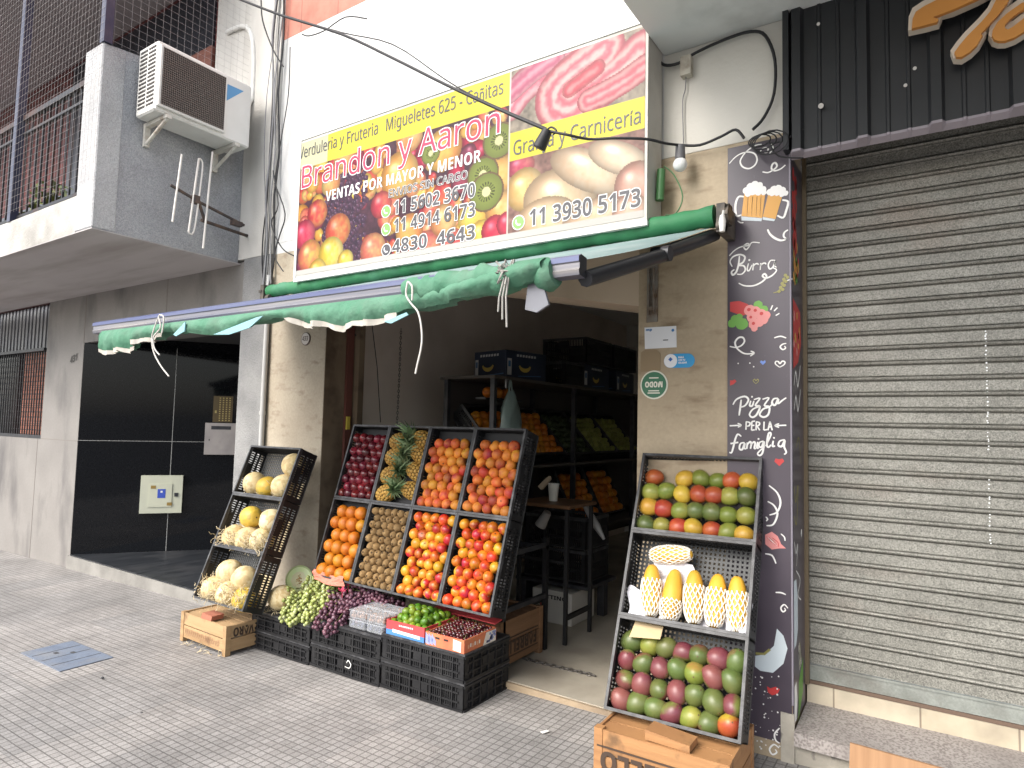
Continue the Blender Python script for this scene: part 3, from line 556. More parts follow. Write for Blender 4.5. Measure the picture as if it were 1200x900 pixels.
w.f = [[j*GW+i, (j+1)*GW+i, (j+1)*GW+i+1, j*GW+i+1] for j in range(GH-1) for i in range(GW-1)]; w.m = [0]*len(w.f); w.sm = [False]*len(w.f)
pr = part('printed_face', w, vcol_mat('sign print', .35), sign)
ca = pr.data.color_attributes.new('print', 'FLOAT_COLOR', 'POINT'); ca.data.foreach_set('color', np.concatenate([lin.reshape(-1, 3), np.ones((GW*GH, 1))], 1).ravel())
w = MB(); w.box(SX0-.02, SX1+.015, SGY, -.02, SZ0-.02, SZ1+.02, 0); w.box(SX0-.025, SX1+.02, SGY-.006, SGY+.02, SZ0-.045, SZ0-.0205, 1).box(SX0-.025, SX0-.0005, SGY-.006, SGY+.02, SZ0-.02, SZ1+.02, 1).box(SX0-.025, SX1+.02, SGY-.006, SGY+.02, SZ1+.0205, SZ1+.035, 1)
part('sign_box', w, [mat('sign side sheet', (.5, .48, .44), .6, dirt=(.3, .28, .24), dscale=3, col2=(.44, .43, .4), scale=4), mat('white sign frame', (.55, .55, .53), .5, dirt=(.4, .38, .34), dscale=7, dthr=(.6, .7))], sign)
w = MB(); w.box(SX0, SX1, SGY+.025, -.03, SZ0-.03, SZ0-.0215); 
for x in (-3.4, -2.5, -1.75): w.box(x, x+.1, SGY+.05, SGY+.11, SZ0-.05, SZ0-.03)
part('sign_underside', w, mat('greenish sign underside', (.30, .34, .30), .6, dirt=(.2, .21, .18), dscale=5), sign)
T0, T1, T2, T3 = [mat(*a) for a in (('sign white ink', (.62, .62, .61), .6), ('sign grey ink', (.05, .05, .06), .5), ('sign crimson ink', (.42, .02, .07), .6), ('sign green ink', (.16, .42, .08), .5))]
w = MB(); yS = SGY-.0045
def sg(s, a, b, h, mm, back=None, off=.0, boff=.045):
    p0, p1 = onY(SGY, *a), onY(SGY, *b); z = (p0.z+p1.z)/2; q0 = V((p0.x, yS, z)); q1 = V((p1.x, yS, z)) 
    w = MB()
    if back is not None: text_on(w, s, q0, q1, (0, 0, 1), h, back, off=boff); q0.y -= .0015; q1.y -= .0015
    text_on(w, s, q0, q1, (0, 0, 1), h, mm, off=off); part('lettering', w, [T0, T1, T2, T3], sign)
BOLD[0] = False
sg('Verduleria y Fruteria', (351, 187), (443, 157), .085, 1)
sg('Migueletes 625 - Cañitas', (453, 151), (590, 113), .085, 1)
sg('Brandon y Aaron', (354, 221), (586, 156), .165, 2, 0, 0, .032)
BOLD[0] = True
sg('VENTAS POR MAYOR Y MENOR', (382, 237), (564, 189), .075, 0, None, .0)
BOLD[0] = False
BOLD[0] = False
sg('ENVIOS SIN CARGO', (456, 232), (548, 209), .052, 1, 0, 0, .04)
BOLD[0] = True
sg('11 5602 3670', (462, 251), (557, 231), .088, 1, 0, 0, .045)
sg('11 4914 6173', (462, 273), (557, 253), .088, 1, 0, 0, .045)
sg('4830  4643', (460, 298), (557, 279), .088, 1, 0, 0, .045)
BOLD[0] = False
sg('Granja y Carnicería', (602, 184), (751, 143), .085, 1)
BOLD[0] = True
sg('11 3930 5173', (621, 266), (751, 241), .095, 1, 0, 0, .045)
BOLD[0] = True
for (x, y), mm in [((453, 248), 3), ((453, 269), 3), ((608, 261), 3), ((453, 293), 1)]:
    w = MB(); c = onY(SGY, x, y); c.y = yS; w.disc(c, .045, (1, 0, 0), (0, 0, 1), 20, 0); c.y -= .0015; w.disc(c, .038, (1, 0, 0), (0, 0, 1), 20, mm); c.y -= .0015
    w.ribbon([c+V((-.014, 0, .018)), c+V((-.014, 0, .0)), c+V((0, 0, -.014)), c+V((.018, 0, -.014))], .011, (0, -1, 0), 0); part('phone_icon', w, [T0, T1, T2, T3], sign)

# ------------------------------------------------------------------ printed pillar panel
pan = thing('printed_panel', (-.76, 0, .1), 'tall dark purple printed panel with pizza and beer drawings on the pillar', 'panel')
pm = mat('dark purple vinyl', (.078, .064, .082), .33, col2=(.05, .04, .056), scale=1.5, dirt=(.11, .1, .12), dscale=40, dthr=(.68, .75), bump=.03, bscale=5)
w = MB(); w.box(-.906, -.612, -.006, -.0012, .12, 3.0); part('front_sheet', w, pm, pan)
w = MB(); w.box(-.609, -.603, .0, SY-.052, .22, 2.9); part('side_sheet', w, pm, pan)
w = MB(); w.tube([(-.608, -.008, .3), (-.608, -.008, 2.98)], .005, 6); part('corner_bead', w, mat('grey corner bead', (.25, .23, .27), .4), pan)
WH, AMB, RED, PNK, GRN, BLU, OLV, PAL_ = [mat(n, c, .5) for n, c in (('chalk white', (.78, .77, .75)), ('beer amber', (.62, .32, .07)), ('pepper red', (.5, .04, .04)), ('salami pink', (.66, .25, .24)), ('herb green', (.14, .35, .06)), ('heart blue', (.15, .25, .6)), ('wheat olive', (.28, .26, .08)), ('pale sky', (.55, .62, .66)))]
PM = [WH, AMB, RED, PNK, GRN, BLU, OLV, PAL_]
class Art:
    def __init__(s, ox, oy, k): s.o = (ox, oy, k); s.mb = MB(); s.n = 0
    def p(s, a): s.n += 1; return onY(-.0075-.0002*(s.n//40), s.o[0]+a[0]*s.o[2], s.o[1]+a[1]*s.o[2])
    def line(s, pts, w=.008, m=0): s.mb.ribbon([s.p(a) for a in pts], w, (0, -1, 0), m)
    def poly(s, pts, m=0, dy=0): s.mb.add([s.p(a)-V((0, dy, 0)) for a in pts], [tuple(range(len(pts)))], m)
    def flush(s, name): part(name, s.mb, PM, pan); s.mb = MB()
    def dot(s, c, r, m=0, dy=0):
        s.k = getattr(s, 'k', 0)+1; s.mb.disc(s.p(c)-V((0, dy+.00004*(s.k % 20), 0)), r*s.o[2]*.0042, (1, 0, 0), (0, 0, 1), 14, m, jit=.06)
A = Art(845, 160, .2111)
A.line([(46, 150), (75, 118), (110, 95), (150, 86), (185, 95), (200, 125), (188, 158), (155, 178), (120, 168), (106, 140), (120, 108), (150, 75), (190, 50), (225, 43)]); A.line([(215, 88), (228, 70), (250, 62), (262, 72), (252, 88), (235, 85)]); A.line([(278, 42), (288, 65), (268, 96)])
A.line([(230, 196), (260, 200), (290, 185), (310, 165), (302, 146), (286, 153), (280, 178), (298, 190), (330, 180), (357, 158)], .009)
A.flush('swirl_drawing')
for hx in ([(130, 335), (97, 335), (80, 380), (85, 438), (113, 435)], [(340, 352), (372, 362), (362, 410), (345, 450), (312, 438)]): A.line(hx, .011)
A.poly([(128, 318), (113, 442), (228, 452), (245, 322)][::-1], 1); A.poly([(262, 318), (231, 445), (302, 458), (340, 330)][::-1], 1)
for x in (150, 175, 200, 222): A.line([(x, 335), (x-6, 435)], .004, 0)
A.poly([(112, 443), (114, 466), (224, 470), (228, 453)][::-1], 7); A.poly([(231, 446), (232, 462), (294, 470), (301, 459)][::-1], 7)
for x, y, r in [(140, 300, 20), (160, 278, 20), (185, 268, 22), (210, 275, 22), (232, 295, 20), (150, 318, 18), (178, 305, 22), (208, 308, 20), (238, 312, 14), (270, 308, 18), (292, 292, 19), (318, 288, 20), (342, 298, 18), (358, 315, 15), (285, 318, 14), (312, 312, 18), (338, 322, 14)]: A.dot((x, y), r, 0, .0005)
A.line([(92, 468), (108, 478), (125, 478)], .006)
A.flush('beer_mug_drawing')
A.line([(258, 515), (272, 542), (300, 565), (335, 577), (366, 568)], .011); A.line([(372, 518), (352, 532), (348, 555), (366, 572)], .009)
A.line([(46, 662), (75, 632), (112, 612), (150, 605), (155, 598), (143, 595), (126, 610), (138, 628), (155, 612), (172, 588), (215, 590)])
A.line([(102, 662), (97, 710), (84, 752), (65, 768), (58, 752), (74, 738)], .010); A.line([(62, 722), (50, 695), (66, 668), (104, 655), (132, 668), (122, 698), (95, 714), (126, 718), (134, 742), (114, 764), (88, 764)], .009)
for pts in ([(152, 704), (145, 738), (156, 744), (172, 712)], [(180, 704), (176, 743)], [(178, 722), (190, 708), (203, 706), (207, 713)], [(221, 702), (217, 741)], [(219, 720), (231, 705), (245, 703), (249, 710)], [(302, 688), (276, 688), (262, 712), (270, 735), (288, 724), (302, 690), (297, 716), (308, 726)]): A.line(pts, .0075)
A.dot((157, 686), 6)
A.line([(98, 814), (130, 828), (180, 828), (225, 808), (252, 780), (242, 762), (230, 774), (250, 786), (285, 770), (308, 742), (288, 728)], .009)
A.flush('birra_lettering')
for k in range(9): a = k/8; A.dot((330+35*a+(8 if k % 2 else -8), 860-90*a), 9, 6)
A.line([(290, 868), (318, 858), (338, 830), (352, 780)], .005, 6); A.line([(365, 800), (395, 790)], .006)
A.flush('wheat_drawing')
A = Art(845, 340, .2111)
A.poly([(50, 66), (100, 60), (150, 78), (152, 130), (118, 142), (50, 118)][::-1], 2)
for x, y, r in [(80, 165, 28), (62, 185, 24), (115, 188, 34), (205, 82, 24), (238, 108, 22), (100, 150, 20)]: A.dot((x, y), r, 4)
for x, y, r in [(160, 112, 32), (192, 120, 30), (170, 150, 28), (222, 135, 30), (250, 140, 24), (182, 190, 28), (212, 178, 26), (238, 165, 24), (185, 212, 18)]: A.dot((x, y), r, 3, .0004)
for x, y, r in [(155, 108, 10), (190, 112, 9), (225, 130, 10), (180, 185, 9), (212, 172, 8), (245, 150, 8), (165, 150, 8)]: A.dot((x, y), r, 2, .0008)
A.flush('salami_drawing')
for pts in ([(275, 110), (286, 84)], [(294, 116), (313, 97)], [(303, 141), (324, 129)]): A.line(pts, .007)
A.line([(48, 312), (80, 318), (112, 308), (130, 284), (120, 263), (96, 265), (78, 290), (88, 322), (120, 348), (150, 354), (180, 350)], .009); A.line([(164, 338), (183, 349), (162, 366)], .008)
A.line([(295, 265), (330, 256), (362, 266)], .007); A.line([(362, 296), (342, 300), (328, 315), (342, 330), (358, 322), (352, 310)], .007)
A.flush('arrow_drawing')
A.line([(325, 428), (302, 410), (304, 396), (318, 397), (327, 408), (340, 394), (355, 400), (348, 415), (325, 428)], .007)
A.poly([(232, 416), (216, 400), (222, 390), (233, 396), (244, 388), (248, 400)], 5); A.poly([(50, 530), (50, 500), (62, 502), (76, 496), (86, 506), (70, 522)], 2)
A.line([(193, 520), (178, 503), (186, 494), (194, 503), (203, 494), (208, 504), (193, 520)], .004, 6)
for x, y in [(95, 407), (160, 405), (181, 425)]: A.dot((x, y), 4)
A.flush('heart_drawing')
z_ = .0095
for pts in ([(112, 608), (106, 655), (100, 696)], [(66, 636), (86, 606), (130, 590), (152, 608), (134, 640), (108, 650)], [(165, 614), (159, 640), (173, 642), (182, 615)], [(182, 608), (216, 600), (190, 640), (216, 646), (198, 690), (174, 706), (158, 690), (178, 660), (216, 646)], [(230, 606), (266, 598), (240, 640), (268, 648), (262, 690), (236, 705), (214, 690), (234, 660), (268, 648), (290, 625)], [(316, 600), (292, 604), (282, 628), (300, 638), (318, 602), (316, 630), (340, 612), (362, 597)]): A.line(pts, z_)
A.dot((172, 592), 5)
for pts in ([(140, 730), (138, 775)], [(138, 730), (160, 736), (156, 752), (138, 756)], [(171, 729), (169, 778)], [(171, 729), (189, 727)], [(170, 752), (185, 750)], [(169, 778), (187, 775)], [(196, 730), (194, 778)], [(194, 730), (213, 736), (210, 750), (194, 755)], [(200, 755), (215, 778)], [(239, 730), (237, 777)], [(237, 777), (256, 774)], [(260, 778), (272, 728)], [(272, 728), (284, 778)], [(264, 760), (281, 758)], [(48, 753), (108, 750)], [(92, 739), (111, 750), (93, 761)], [(362, 750), (302, 752)], [(322, 741), (300, 752), (322, 762)]): A.line(pts, .008)
for pts in ([(112, 812), (92, 800), (78, 830), (68, 872), (58, 902), (46, 900)], [(52, 852), (96, 845)], [(130, 846), (108, 852), (102, 880), (118, 884), (132, 848), (129, 878), (140, 880)], [(147, 846), (142, 881)], [(144, 860), (160, 842), (168, 852), (163, 881)], [(165, 860), (182, 842), (189, 852), (185, 878), (194, 878)], [(204, 842), (199, 874), (210, 876)], [(236, 838), (214, 846), (211, 868), (226, 870), (238, 840), (231, 900), (214, 918), (204, 904), (242, 868)], [(248, 866), (277, 802), (264, 796), (254, 858), (264, 872), (277, 858)], [(290, 836), (286, 866), (300, 864)], [(352, 830), (326, 838), (318, 862), (338, 866), (354, 832), (350, 868), (362, 900), (350, 912)]): A.line(pts, z_)
A.dot((208, 826), 5); A.dot((294, 820), 5)
A.flush('pizza_lettering')
A = Art(860, 520, .2222)
A.poly([(240, 118), (214, 94), (220, 78), (238, 82), (256, 78), (266, 92)], 2)
A.flush('heart_drawing')
A.line([(185, 220), (228, 258), (246, 310), (228, 360), (188, 376)], .009); A.line([(178, 304), (212, 326), (230, 370), (208, 425), (172, 432)], .009); A.line([(168, 385), (178, 398), (170, 408)], .007)
A.flush('swirl_drawing')
A.poly([(165, 480), (200, 464), (232, 488), (250, 530), (275, 552), (240, 552), (200, 558), (166, 530)][::-1], 3)
for k in range(5): A.line([(170+8*k, 488+6*k-k*k), (200+8*k, 520), (235, 545)], .003, 0 if k % 2 else 2)
A.flush('onion_drawing')
A.line([(248, 475), (266, 492), (270, 512)], .006); A.line([(165, 580), (202, 590), (222, 632)], .008); A.line([(220, 784), (250, 786), (274, 796)], .007)
A.line([(285, 868), (266, 848), (248, 866), (258, 886), (272, 878), (266, 866)], .007)
A.flush('swirl_drawing')
A = Art(690, 690, .2333)
A.poly([(945, 200), (978, 236), (998, 300), (978, 376), (925, 422), (862, 412), (834, 390), (836, 336), (884, 330), (930, 286)], 7)
A.poly([(838, 330), (838, 318), (878, 322), (904, 300), (916, 308), (884, 334)], 6)
A.flush('moon_drawing')
A.poly([(895, 490), (912, 500), (938, 492), (960, 505), (948, 528), (920, 535), (900, 520)], 2)
A.flush('splash_drawing')
A.line([(958, 700), (934, 728), (938, 760), (958, 776)], .008); A.line([(956, 800), (930, 782), (908, 805), (922, 832), (944, 822), (936, 806)], .008)
rr = random.Random(2)
for k in range(46): A.dot((rr.uniform(815, 960), rr.uniform(430, 810)), rr.uniform(1.5, 4.5), 0)
A.flush('speckle_drawing')
# drawings on the side face (x = -.603)
w = MB(); rr = random.Random(4)
def sx(y, z, k=0): return V((-.6022+.0002*k, y, z))
def sdisc(y, z, r, m, sy=1.4, k=0): w.disc(sx(y, z, k), r, (0, 1, 0), (0, 0, 1), 12, m, sy, .1)
for i in range(26): sdisc(rr.uniform(.02, .12), rr.uniform(2.45, 2.85), .02, 2, 1.8, i % 4)
for i in range(26): sdisc(rr.uniform(.03, .16), rr.uniform(2.3, 2.48), .018, rr.choice((1, 2, 4)), 1.5, i % 4)
w.prism([sx(.02, 2.2), sx(.2, 2.16), sx(.22, 2.0), sx(.14, 1.9), sx(.02, 1.86)], (.0006, 0, 0), 2)
for i in range(16): sdisc(rr.uniform(.03, .18), rr.uniform(1.93, 2.13), .016, rr.choice((1, 3, 2, 1)), 1.3, 4+i % 3)
for z in (1.78, 1.66): w.ribbon([sx(.03, z), sx(.08, z+.07), sx(.13, z), sx(.2, z+.11)], .016, (1, 0, 0), 0)
w.ribbon([sx(.08, 1.48), sx(.14, 1.53), sx(.18, 1.47), sx(.2, 1.4)], .01, (1, 0, 0), 6); w.ribbon([sx(.02, 1.3), sx(.06, 1.22), sx(.12, 1.3), sx(.08, 1.12), sx(.02, 1.16)], .012, (1, 0, 0), 6)
w.ribbon([sx(.02, 1.04), sx(.06, .98), sx(.1, 1.02), sx(.07, .92)], .01, (1, 0, 0), 0); sdisc(.2, 1.06, .014, 0)
w.ribbon([sx(.06, .9), sx(.16, .84), sx(.1, .78), sx(.18, .74)], .009, (1, 0, 0), 0)
w.prism([sx(.005, .86), sx(.06, .86), sx(.09, .78), sx(.09, .62), sx(.05, .56), sx(.005, .55)], (.0006, 0, 0), 7)
for i in range(14): w.ribbon([sx(.11+.01*(i % 5), .5+.004*i), sx(.13+.012*(i % 5), .42+.004*i)], .008, (1, 0, 0), 6 if i % 2 else 0)
for i in range(10): w.ribbon([sx(.1+.012*i, .2+.01*i), sx(.12+.011*i, .38+.008*i)], .01, (1, 0, 0), 4)
w.prism([sx(.005, .38), sx(.05, .39), sx(.07, .3), sx(.05, .22), sx(.005, .22)], (.0006, 0, 0), 0)
part('side_drawings', w, PM, pan)

# ------------------------------------------------------------------ awning
aw = thing('folded_awning', (-2.8, 0, 2.5), 'folded green awning with blue grey front bar hanging above the shop', 'awning')
green = mat('green awning cloth', (.02, .16, .06), .7, col2=(.015, .12, .045), scale=5, bump=.35, bscale=22, stretch=(1, 1, 1), dirt=(.06, .2, .12), dscale=4)
green_in = mat('washed green cloth', (.055, .175, .105), .8, col2=(.09, .21, .14), scale=7, dirt=(.10, .165, .12), dscale=6, bump=1.0, bscale=22)
w = MB(); a, b = onY(-.15, 316, 342), onY(-.15, 838, 262); b = V((b.x, -.15, a.z+.03)); n_ = 90
pts = []; rs = []; rr = random.Random(1)
for i in range(n_+1): t = i/n_; p = a.lerp(b, t); pts.append(p+V((0, .004*math.sin(i*.9), .004*math.sin(i*.37)))); rs.append(.047+.004*math.sin(i*1.7)+.003*rr.random()+.004*t)
w.tube(pts, rs, 14); part('rolled_cloth', w, green, aw)
ROLL_A, ROLL_B = a, b
BYY = -1.3; BL, BR = onY(BYY, 114, 385), onY(BYY, 683, 309); BR = V((BR.x, BYY, BL.z-.012))
w = MB(); d_ = BR-BL; prof = [(-.03, .034), (.012, .04), (.03, .03), (.03, .012), (.024, .008), (.024, -.012), (.03, -.018), (.024, -.036), (-.02, -.04), (-.03, -.02)]
vs = [BL+V((0, -y, z)) for y, z in prof]+[BR+V((0, -y, z)) for y, z in prof]; k_ = len(prof)
w.add(vs, [(i, (i+1) % k_, k_+(i+1) % k_, k_+i) for i in range(k_)], 1); w.add(vs, [tuple(range(k_)), tuple(range(2*k_-1, k_-1, -1))], 2)
for i, q in enumerate(w.f[:3]): w.m[i] = 0
part('front_bar', w, [mat('blue front bar', (.075, .09, .19), .45, .2, col2=(.12, .135, .22), scale=4, stretch=(.2, 1, 6)), mat('grey bar stripe', (.17, .17, .2), .5, .2, col2=(.08, .09, .13), scale=8, stretch=(.1, 1, 9), dirt=(.3, .28, .26), dscale=6, dstretch=(.15, 1, 3)), dark_metal], aw)
w = MB(); vs = []; n_ = 40
for i in range(n_+1):
    t = i/n_; p = ROLL_A.lerp(ROLL_B, .01+.985*t)+V((0, .01, -.046)); q = BL.lerp(BR, t)+V((0, .03, .03))
    for k in range(9): s_ = k/8; vs.append(p.lerp(q, s_)-V((0, 0, .02*math.sin(math.pi*s_)*(.6+.4*math.sin(i*.8)))))
w.add(vs, [(i*9+k, (i+1)*9+k, (i+1)*9+k+1, i*9+k+1) for i in range(n_) for k in range(8)], 0, True); part('cloth_sheet', w, mat('grey green cloth', (.16, .235, .235), .75, col2=(.21, .28, .28), scale=5, bump=.2, bscale=12), aw)
for sgn, P_, Q_ in ((0, ROLL_A+V((.05, .1, -.06)), BL+V((.06, .03, -.01))), (1, ROLL_B+V((-.02, .06, -.07)), BR+V((-.02, .03, -.02)))):
    w = MB(); m_ = P_.lerp(Q_, .5)+V((0, 0, -.015)); w.tube([P_, m_], .033, 8); w.tube([m_+V((.02, 0, -.006)), Q_+V((.015, 0, -.02))], .03, 8); w.cyl(m_+V((-.03, 0, 0)), m_+V((.05, 0, 0)), .034, n=12)
    part('folding_arm', w, mat('black arm paint', (.02, .021, .025), .4, .2), aw)
for P_ in (ROLL_A, ROLL_B):
    w = MB(); w.box(P_.x-.02+(.04 if P_ is ROLL_B else -.03), P_.x+.02+(.04 if P_ is ROLL_B else -.03), -.2, -.001, P_.z-.09, P_.z+.05); w.cyl(P_+V((.03 if P_ is ROLL_B else -.03, 0, 0)), P_+V((.075 if P_ is ROLL_B else -.05, 0, 0)), .05, n=14); w.cyl(P_+V((.02, -.03, -.06)), P_+V((.06, -.03, -.06)), .03, n=10)
    for k in range(6): a_ = k*1.05; w.obox(P_+V((.06 if P_ is ROLL_B else -.05, .045*math.cos(a_), .045*math.sin(a_))), (.03, .02, .02), Matrix.Rotation(a_, 3, 'X'))
    bk = part('end_bracket', w, mat('dirty bracket iron', (.06, .055, .05), .6, .4, col2=(.14, .12, .1), scale=20), aw)
w = MB(); c = ROLL_B+V((.055, -.07, -.05)); w.tube([c+V((0, 0, .03)), c, c+V((0, 0, -.05))], [.012, .018, .013], 8); w.tube([c+V((0, 0, .02)), c+V((.01, -.01, .05))], .007, 6); part('crank_eye', w, white_plastic, aw)
# hanging cloth under the bar
edge = [(125, 403), (126, 409), (132, 413), (140, 411), (148, 409), (158, 410), (166, 402), (175, 398), (190, 396), (202, 390), (212, 391), (227, 391), (252, 393), (277, 389), (303, 379), (333, 374), (353, 376), (370, 382), (384, 379), (404, 384), (430, 379), (448, 376), (474, 368), (500, 362), (530, 356), (560, 349), (593, 344), (625, 335), (645, 327)]
w = MB(); vs = []; NV = 8; ee = smooth_path([V((x, y, 0)) for x, y in edge], 5); trim = []
for i, e_ in enumerate(ee):
    bt = onY(BYY, e_.x, e_.y); t = (bt.x-BL.x)/(BR.x-BL.x); top = BL.lerp(BR, t)+V((0, .0, -.03)); top.x = bt.x
    wrap = max(0, min(1, (e_.x-500)/110))
    for k in range(NV+1):
        s_ = k/NV; z = top.z+(bt.z-top.z)*s_+wrap*.07*(1-s_); y = BYY-.034-.02*math.sin(math.pi*s_)-wrap*.03*math.sin(math.pi*s_)+.018*s_*math.sin(i*.55)+.011*s_*math.sin(i*1.31+2)+.007*math.sin(i*2.3+k*1.1)*s_
        vs.append(V((bt.x, y, z)))
    trim.append(vs[-1])
NE = len(ee); f_ = [(i*(NV+1)+k, i*(NV+1)+k+1, (i+1)*(NV+1)+k+1, (i+1)*(NV+1)+k) for i in range(NE-1) for k in range(NV)]
w.add(vs, f_, 0, True); vs2 = [v_+V((0, .05+.02*math.sin(i*.02), 0)) for i, v_ in enumerate(vs)]; w.add(vs2, [q[::-1] for q in f_], 0, True)
part('hanging_valance', w, green_in, aw)
for lo, hi in ((124, 203), (345, 478)):
    w = MB()
    seg = [p-V((0, .004, .004)) for p, e_ in zip(trim, ee) if lo <= e_.x <= hi]; vs = []
    for i, p in enumerate(seg): s_ = 1 if 0 < i < len(seg)-1 else .2; vs += [p+V((0, -.003, .010*s_)), p+V((0, 0, -.010*s_-.008*abs(math.sin(i*.45))))]
    w.add(vs, [(2*i, 2*i+1, 2*i+3, 2*i+2) for i in range(len(seg)-1)], 0, True); part('scalloped_trim', w, mat('off white trim', (.50, .47, .42), .8, col2=(.36, .33, .29), scale=12), aw)
w = MB()
for q in ([(203, 392), (217, 377), (216, 388), (206, 394)], [(250, 392), (300, 372), (308, 370), (292, 384), (268, 392)], [(450, 377), (476, 366), (478, 369), (458, 379)]):
    w = MB(); w.prism([onY(BYY-.07, *p) for p in q], (0, .006, 0)); part('cloth_lining', w, mat('pale teal lining', (.22, .42, .46), .7), aw)
w = MB(); pts, rs = [], []
for i in range(26): 
    t = .77+.20*i/25; p = BL.lerp(BR, t)+V((0, -.005, -.012+.006*math.sin(i))); pts.append(p); rs.append(.044+.012*math.sin(min(1, i/9)*1.57)+.006*math.sin(i*1.9)+.004*math.sin(i*3.7)-(.02 if 20 <= i <= 22 else 0))
w.tube(pts, rs, 14); part('cloth_wrap', w, green_in, aw)
w = MB(); rr = random.Random(9); c = BL.lerp(BR, .922)+V((0, -.05, -.01))
for k in range(12): 
    a_ = rr.uniform(0, 6); w.tube([c+V((rr.gauss(0, .018), rr.gauss(0, .015)-.02, rr.gauss(0, .03))) for _ in range(4)], .004, 5)
for k in range(3): w.tube([c+V((.01*k, -.03, -.02)), c+V((.015*k-.02, -.03, -.09)), c+V((.02*k-.03, -.02, -.14-.03*k))], .004, 5)
part('cord_knot', w, mat('dirty white cord', (.3, .29, .27), .8), aw)
w = MB(); c = BL.lerp(BR, .965)+V((0, -.02, -.11)); w.prism([c+V((-.09, 0, .06)), c+V((-.03, 0, .07)), c+V((.0, 0, -.02)), c+V((-.05, 0, -.045)), c+V((-.1, 0, -.03))], (0, .012, 0)); part('plastic_scrap', w, mat('grey plastic scrap', (.15, .155, .18), .4), aw)
cordm = mat('white tie cord', (.5, .48, .45), .8)
for lab, pl in (('short white cord tied round the left part of the awning bar', [[(187, 369), (181, 384), (178, 396), (180, 412), (188, 428), (198, 441)], [(186, 372), (188, 384), (180, 395), (181, 408), (187, 416)], [(187, 369), (192, 372), (190, 390)]]), ('long white cord hanging in front of the dark doorway', [[(478, 330), (476, 345), (482, 356), (490, 366), (494, 385), (494, 405), (489, 428), (487, 438)], [(478, 330), (483, 336), (483, 352)]])):
    w = MB()
    for q in pl: w.tube(smooth_path([onY(BYY-.075, *p) for p in q]), .0042, 6)
    solo('tie_cord', w, cordm, lab, 'cord', 'white cords tied to the awning')

# ------------------------------------------------------------------ air conditioner, antenna, wall boxes
ac = thing('air_conditioner', (-4.9, -.57, 3.79), 'white air conditioner outdoor unit with dark grille on the balcony side wall', 'air conditioner')
acw = mat('aged white enamel', (.66, .65, .62), .45, col2=(.6, .59, .56), scale=4, dirt=(.33, .3, .25), dscale=4, dthr=(.6, .8))
w = MB(); w.bbox(-5.03, -4.76, -.96, -.18, 3.8, 4.33, .012); part('casing', w, acw, ac)
w = MB(); w.bbox(-4.759, -4.735, -.95, -.415, 3.83, 4.3, .006, 0); part('grille_frame', w, acw, ac)
w = MB(); w.box(-4.7345, -4.7335, -.93, -.435, 3.85, 4.28, 0)
for k in range(34): y = -.925+.49*k/33; w.box(-4.733, -4.7295, y-.0018, y+.0018, 3.85, 4.28, 1)
for k in range(26): z = 3.855+.42*k/25; w.box(-4.7292, -4.727, -.93, -.435, z-.0018, z+.0018, 1)
part('fan_grille', w, [mat('dark grille depth', (.028, .024, .022), .7), mat('grille wire', (.15, .125, .11), .5)], ac)
w = MB()
for col in (0, 1):
    for k in range(15): z = 3.86+.43*k/14; w.box(-5.0+.12*col, -4.90+.12*col, -.9635, -.9612, z-.008, z+.006)
part('side_louvres', w, mat('dark louvre slot', (.035, .03, .03), .7), ac)
w = MB(); w.prism([onX(-4.7605, 265.5, 98), onX(-4.7605, 265.5, 118), onX(-4.7605, 285.5, 107)], (.002, 0, 0)); part('triangle_sticker', w, mat('blue sticker', (.09, .27, .5), .5), ac)
for y in (-.86, -.3):
    w = MB(); w.box(-5.068, -4.74, y-.02, y+.02, 3.77, 3.797).box(-5.066, -5.04, y-.02, y+.02, 3.62, 3.77); w.tube([(-5.05, y, 3.64), (-4.76, y, 3.775)], .014, 6); part('bracket', w, mat('peeling white bracket', (.55, .53, .48), .6, dirt=(.25, .16, .1), dscale=12), ac)
w = MB(); w.tube(smooth_path([(-5.0, -.16, 4.2), (-4.98, -.04, 4.35), (-5.0, -.03, 4.8), (-5.12, -.03, 5.05), (-5.4, -.03, 5.1), (-5.42, .0, 5.1)]), .022, 8); part('insulated_pipe', w, white_plastic, ac)
an = thing('tv_antenna', (-5.0, -.3, 3.25), 'rusty television antenna with four white rods below the air conditioner', 'antenna')
AXX = -4.85
w = MB(); w.tube([onX(AXX, 200, 217), onX(AXX, 232, 236), onX(AXX, 286, 264)], .012, 8); w.tube([onX(AXX-.02, 236, 258), onX(-5.0, 312, 284)], .014, 8); w.tube([onX(AXX, 233, 237), onX(AXX-.02, 240, 259)], .012, 6); w.obox(onX(AXX, 229, 234), (.05, .05, .06)); w.obox(onX(AXX, 277, 262), (.04, .09, .04)); part('boom', w, mat('rusty boom', (.06, .05, .05), .6, .3, col2=(.12, .08, .06), scale=20), an)
for q in ([(213, 181), (202, 260)], [(233, 186), (221, 272)], [(249, 178), (238, 291)]):
    w = MB(); w.tube([onX(AXX+.012, *p) for p in q], .008, 6); part('rod', w, mat('white antenna rod', (.72, .68, .64), .5), an)
w = MB(); w.tube(smooth_path([onX(AXX+.012, *p) for p in [(233, 186), (236, 188), (237, 200), (229, 262), (225, 274), (221, 272)]]), .007, 6); part('folded_rod', w, mat('white antenna rod', (.7, .7, .7), .5), an)
def onD(s_, z, out=0): return E0+dv*s_+nv*out+V((0, 0, z))
def dbox(mb, s0, s1, z0, z1, o0, o1, m=0): mb.add([onD(s_, z, o) for z in (z0, z1) for o in (o1, o0) for s_ in (s0, s1)], [(0, 2, 3, 1), (4, 5, 7, 6), (0, 1, 5, 4), (2, 6, 7, 3), (0, 4, 6, 2), (1, 3, 7, 5)], m); return mb
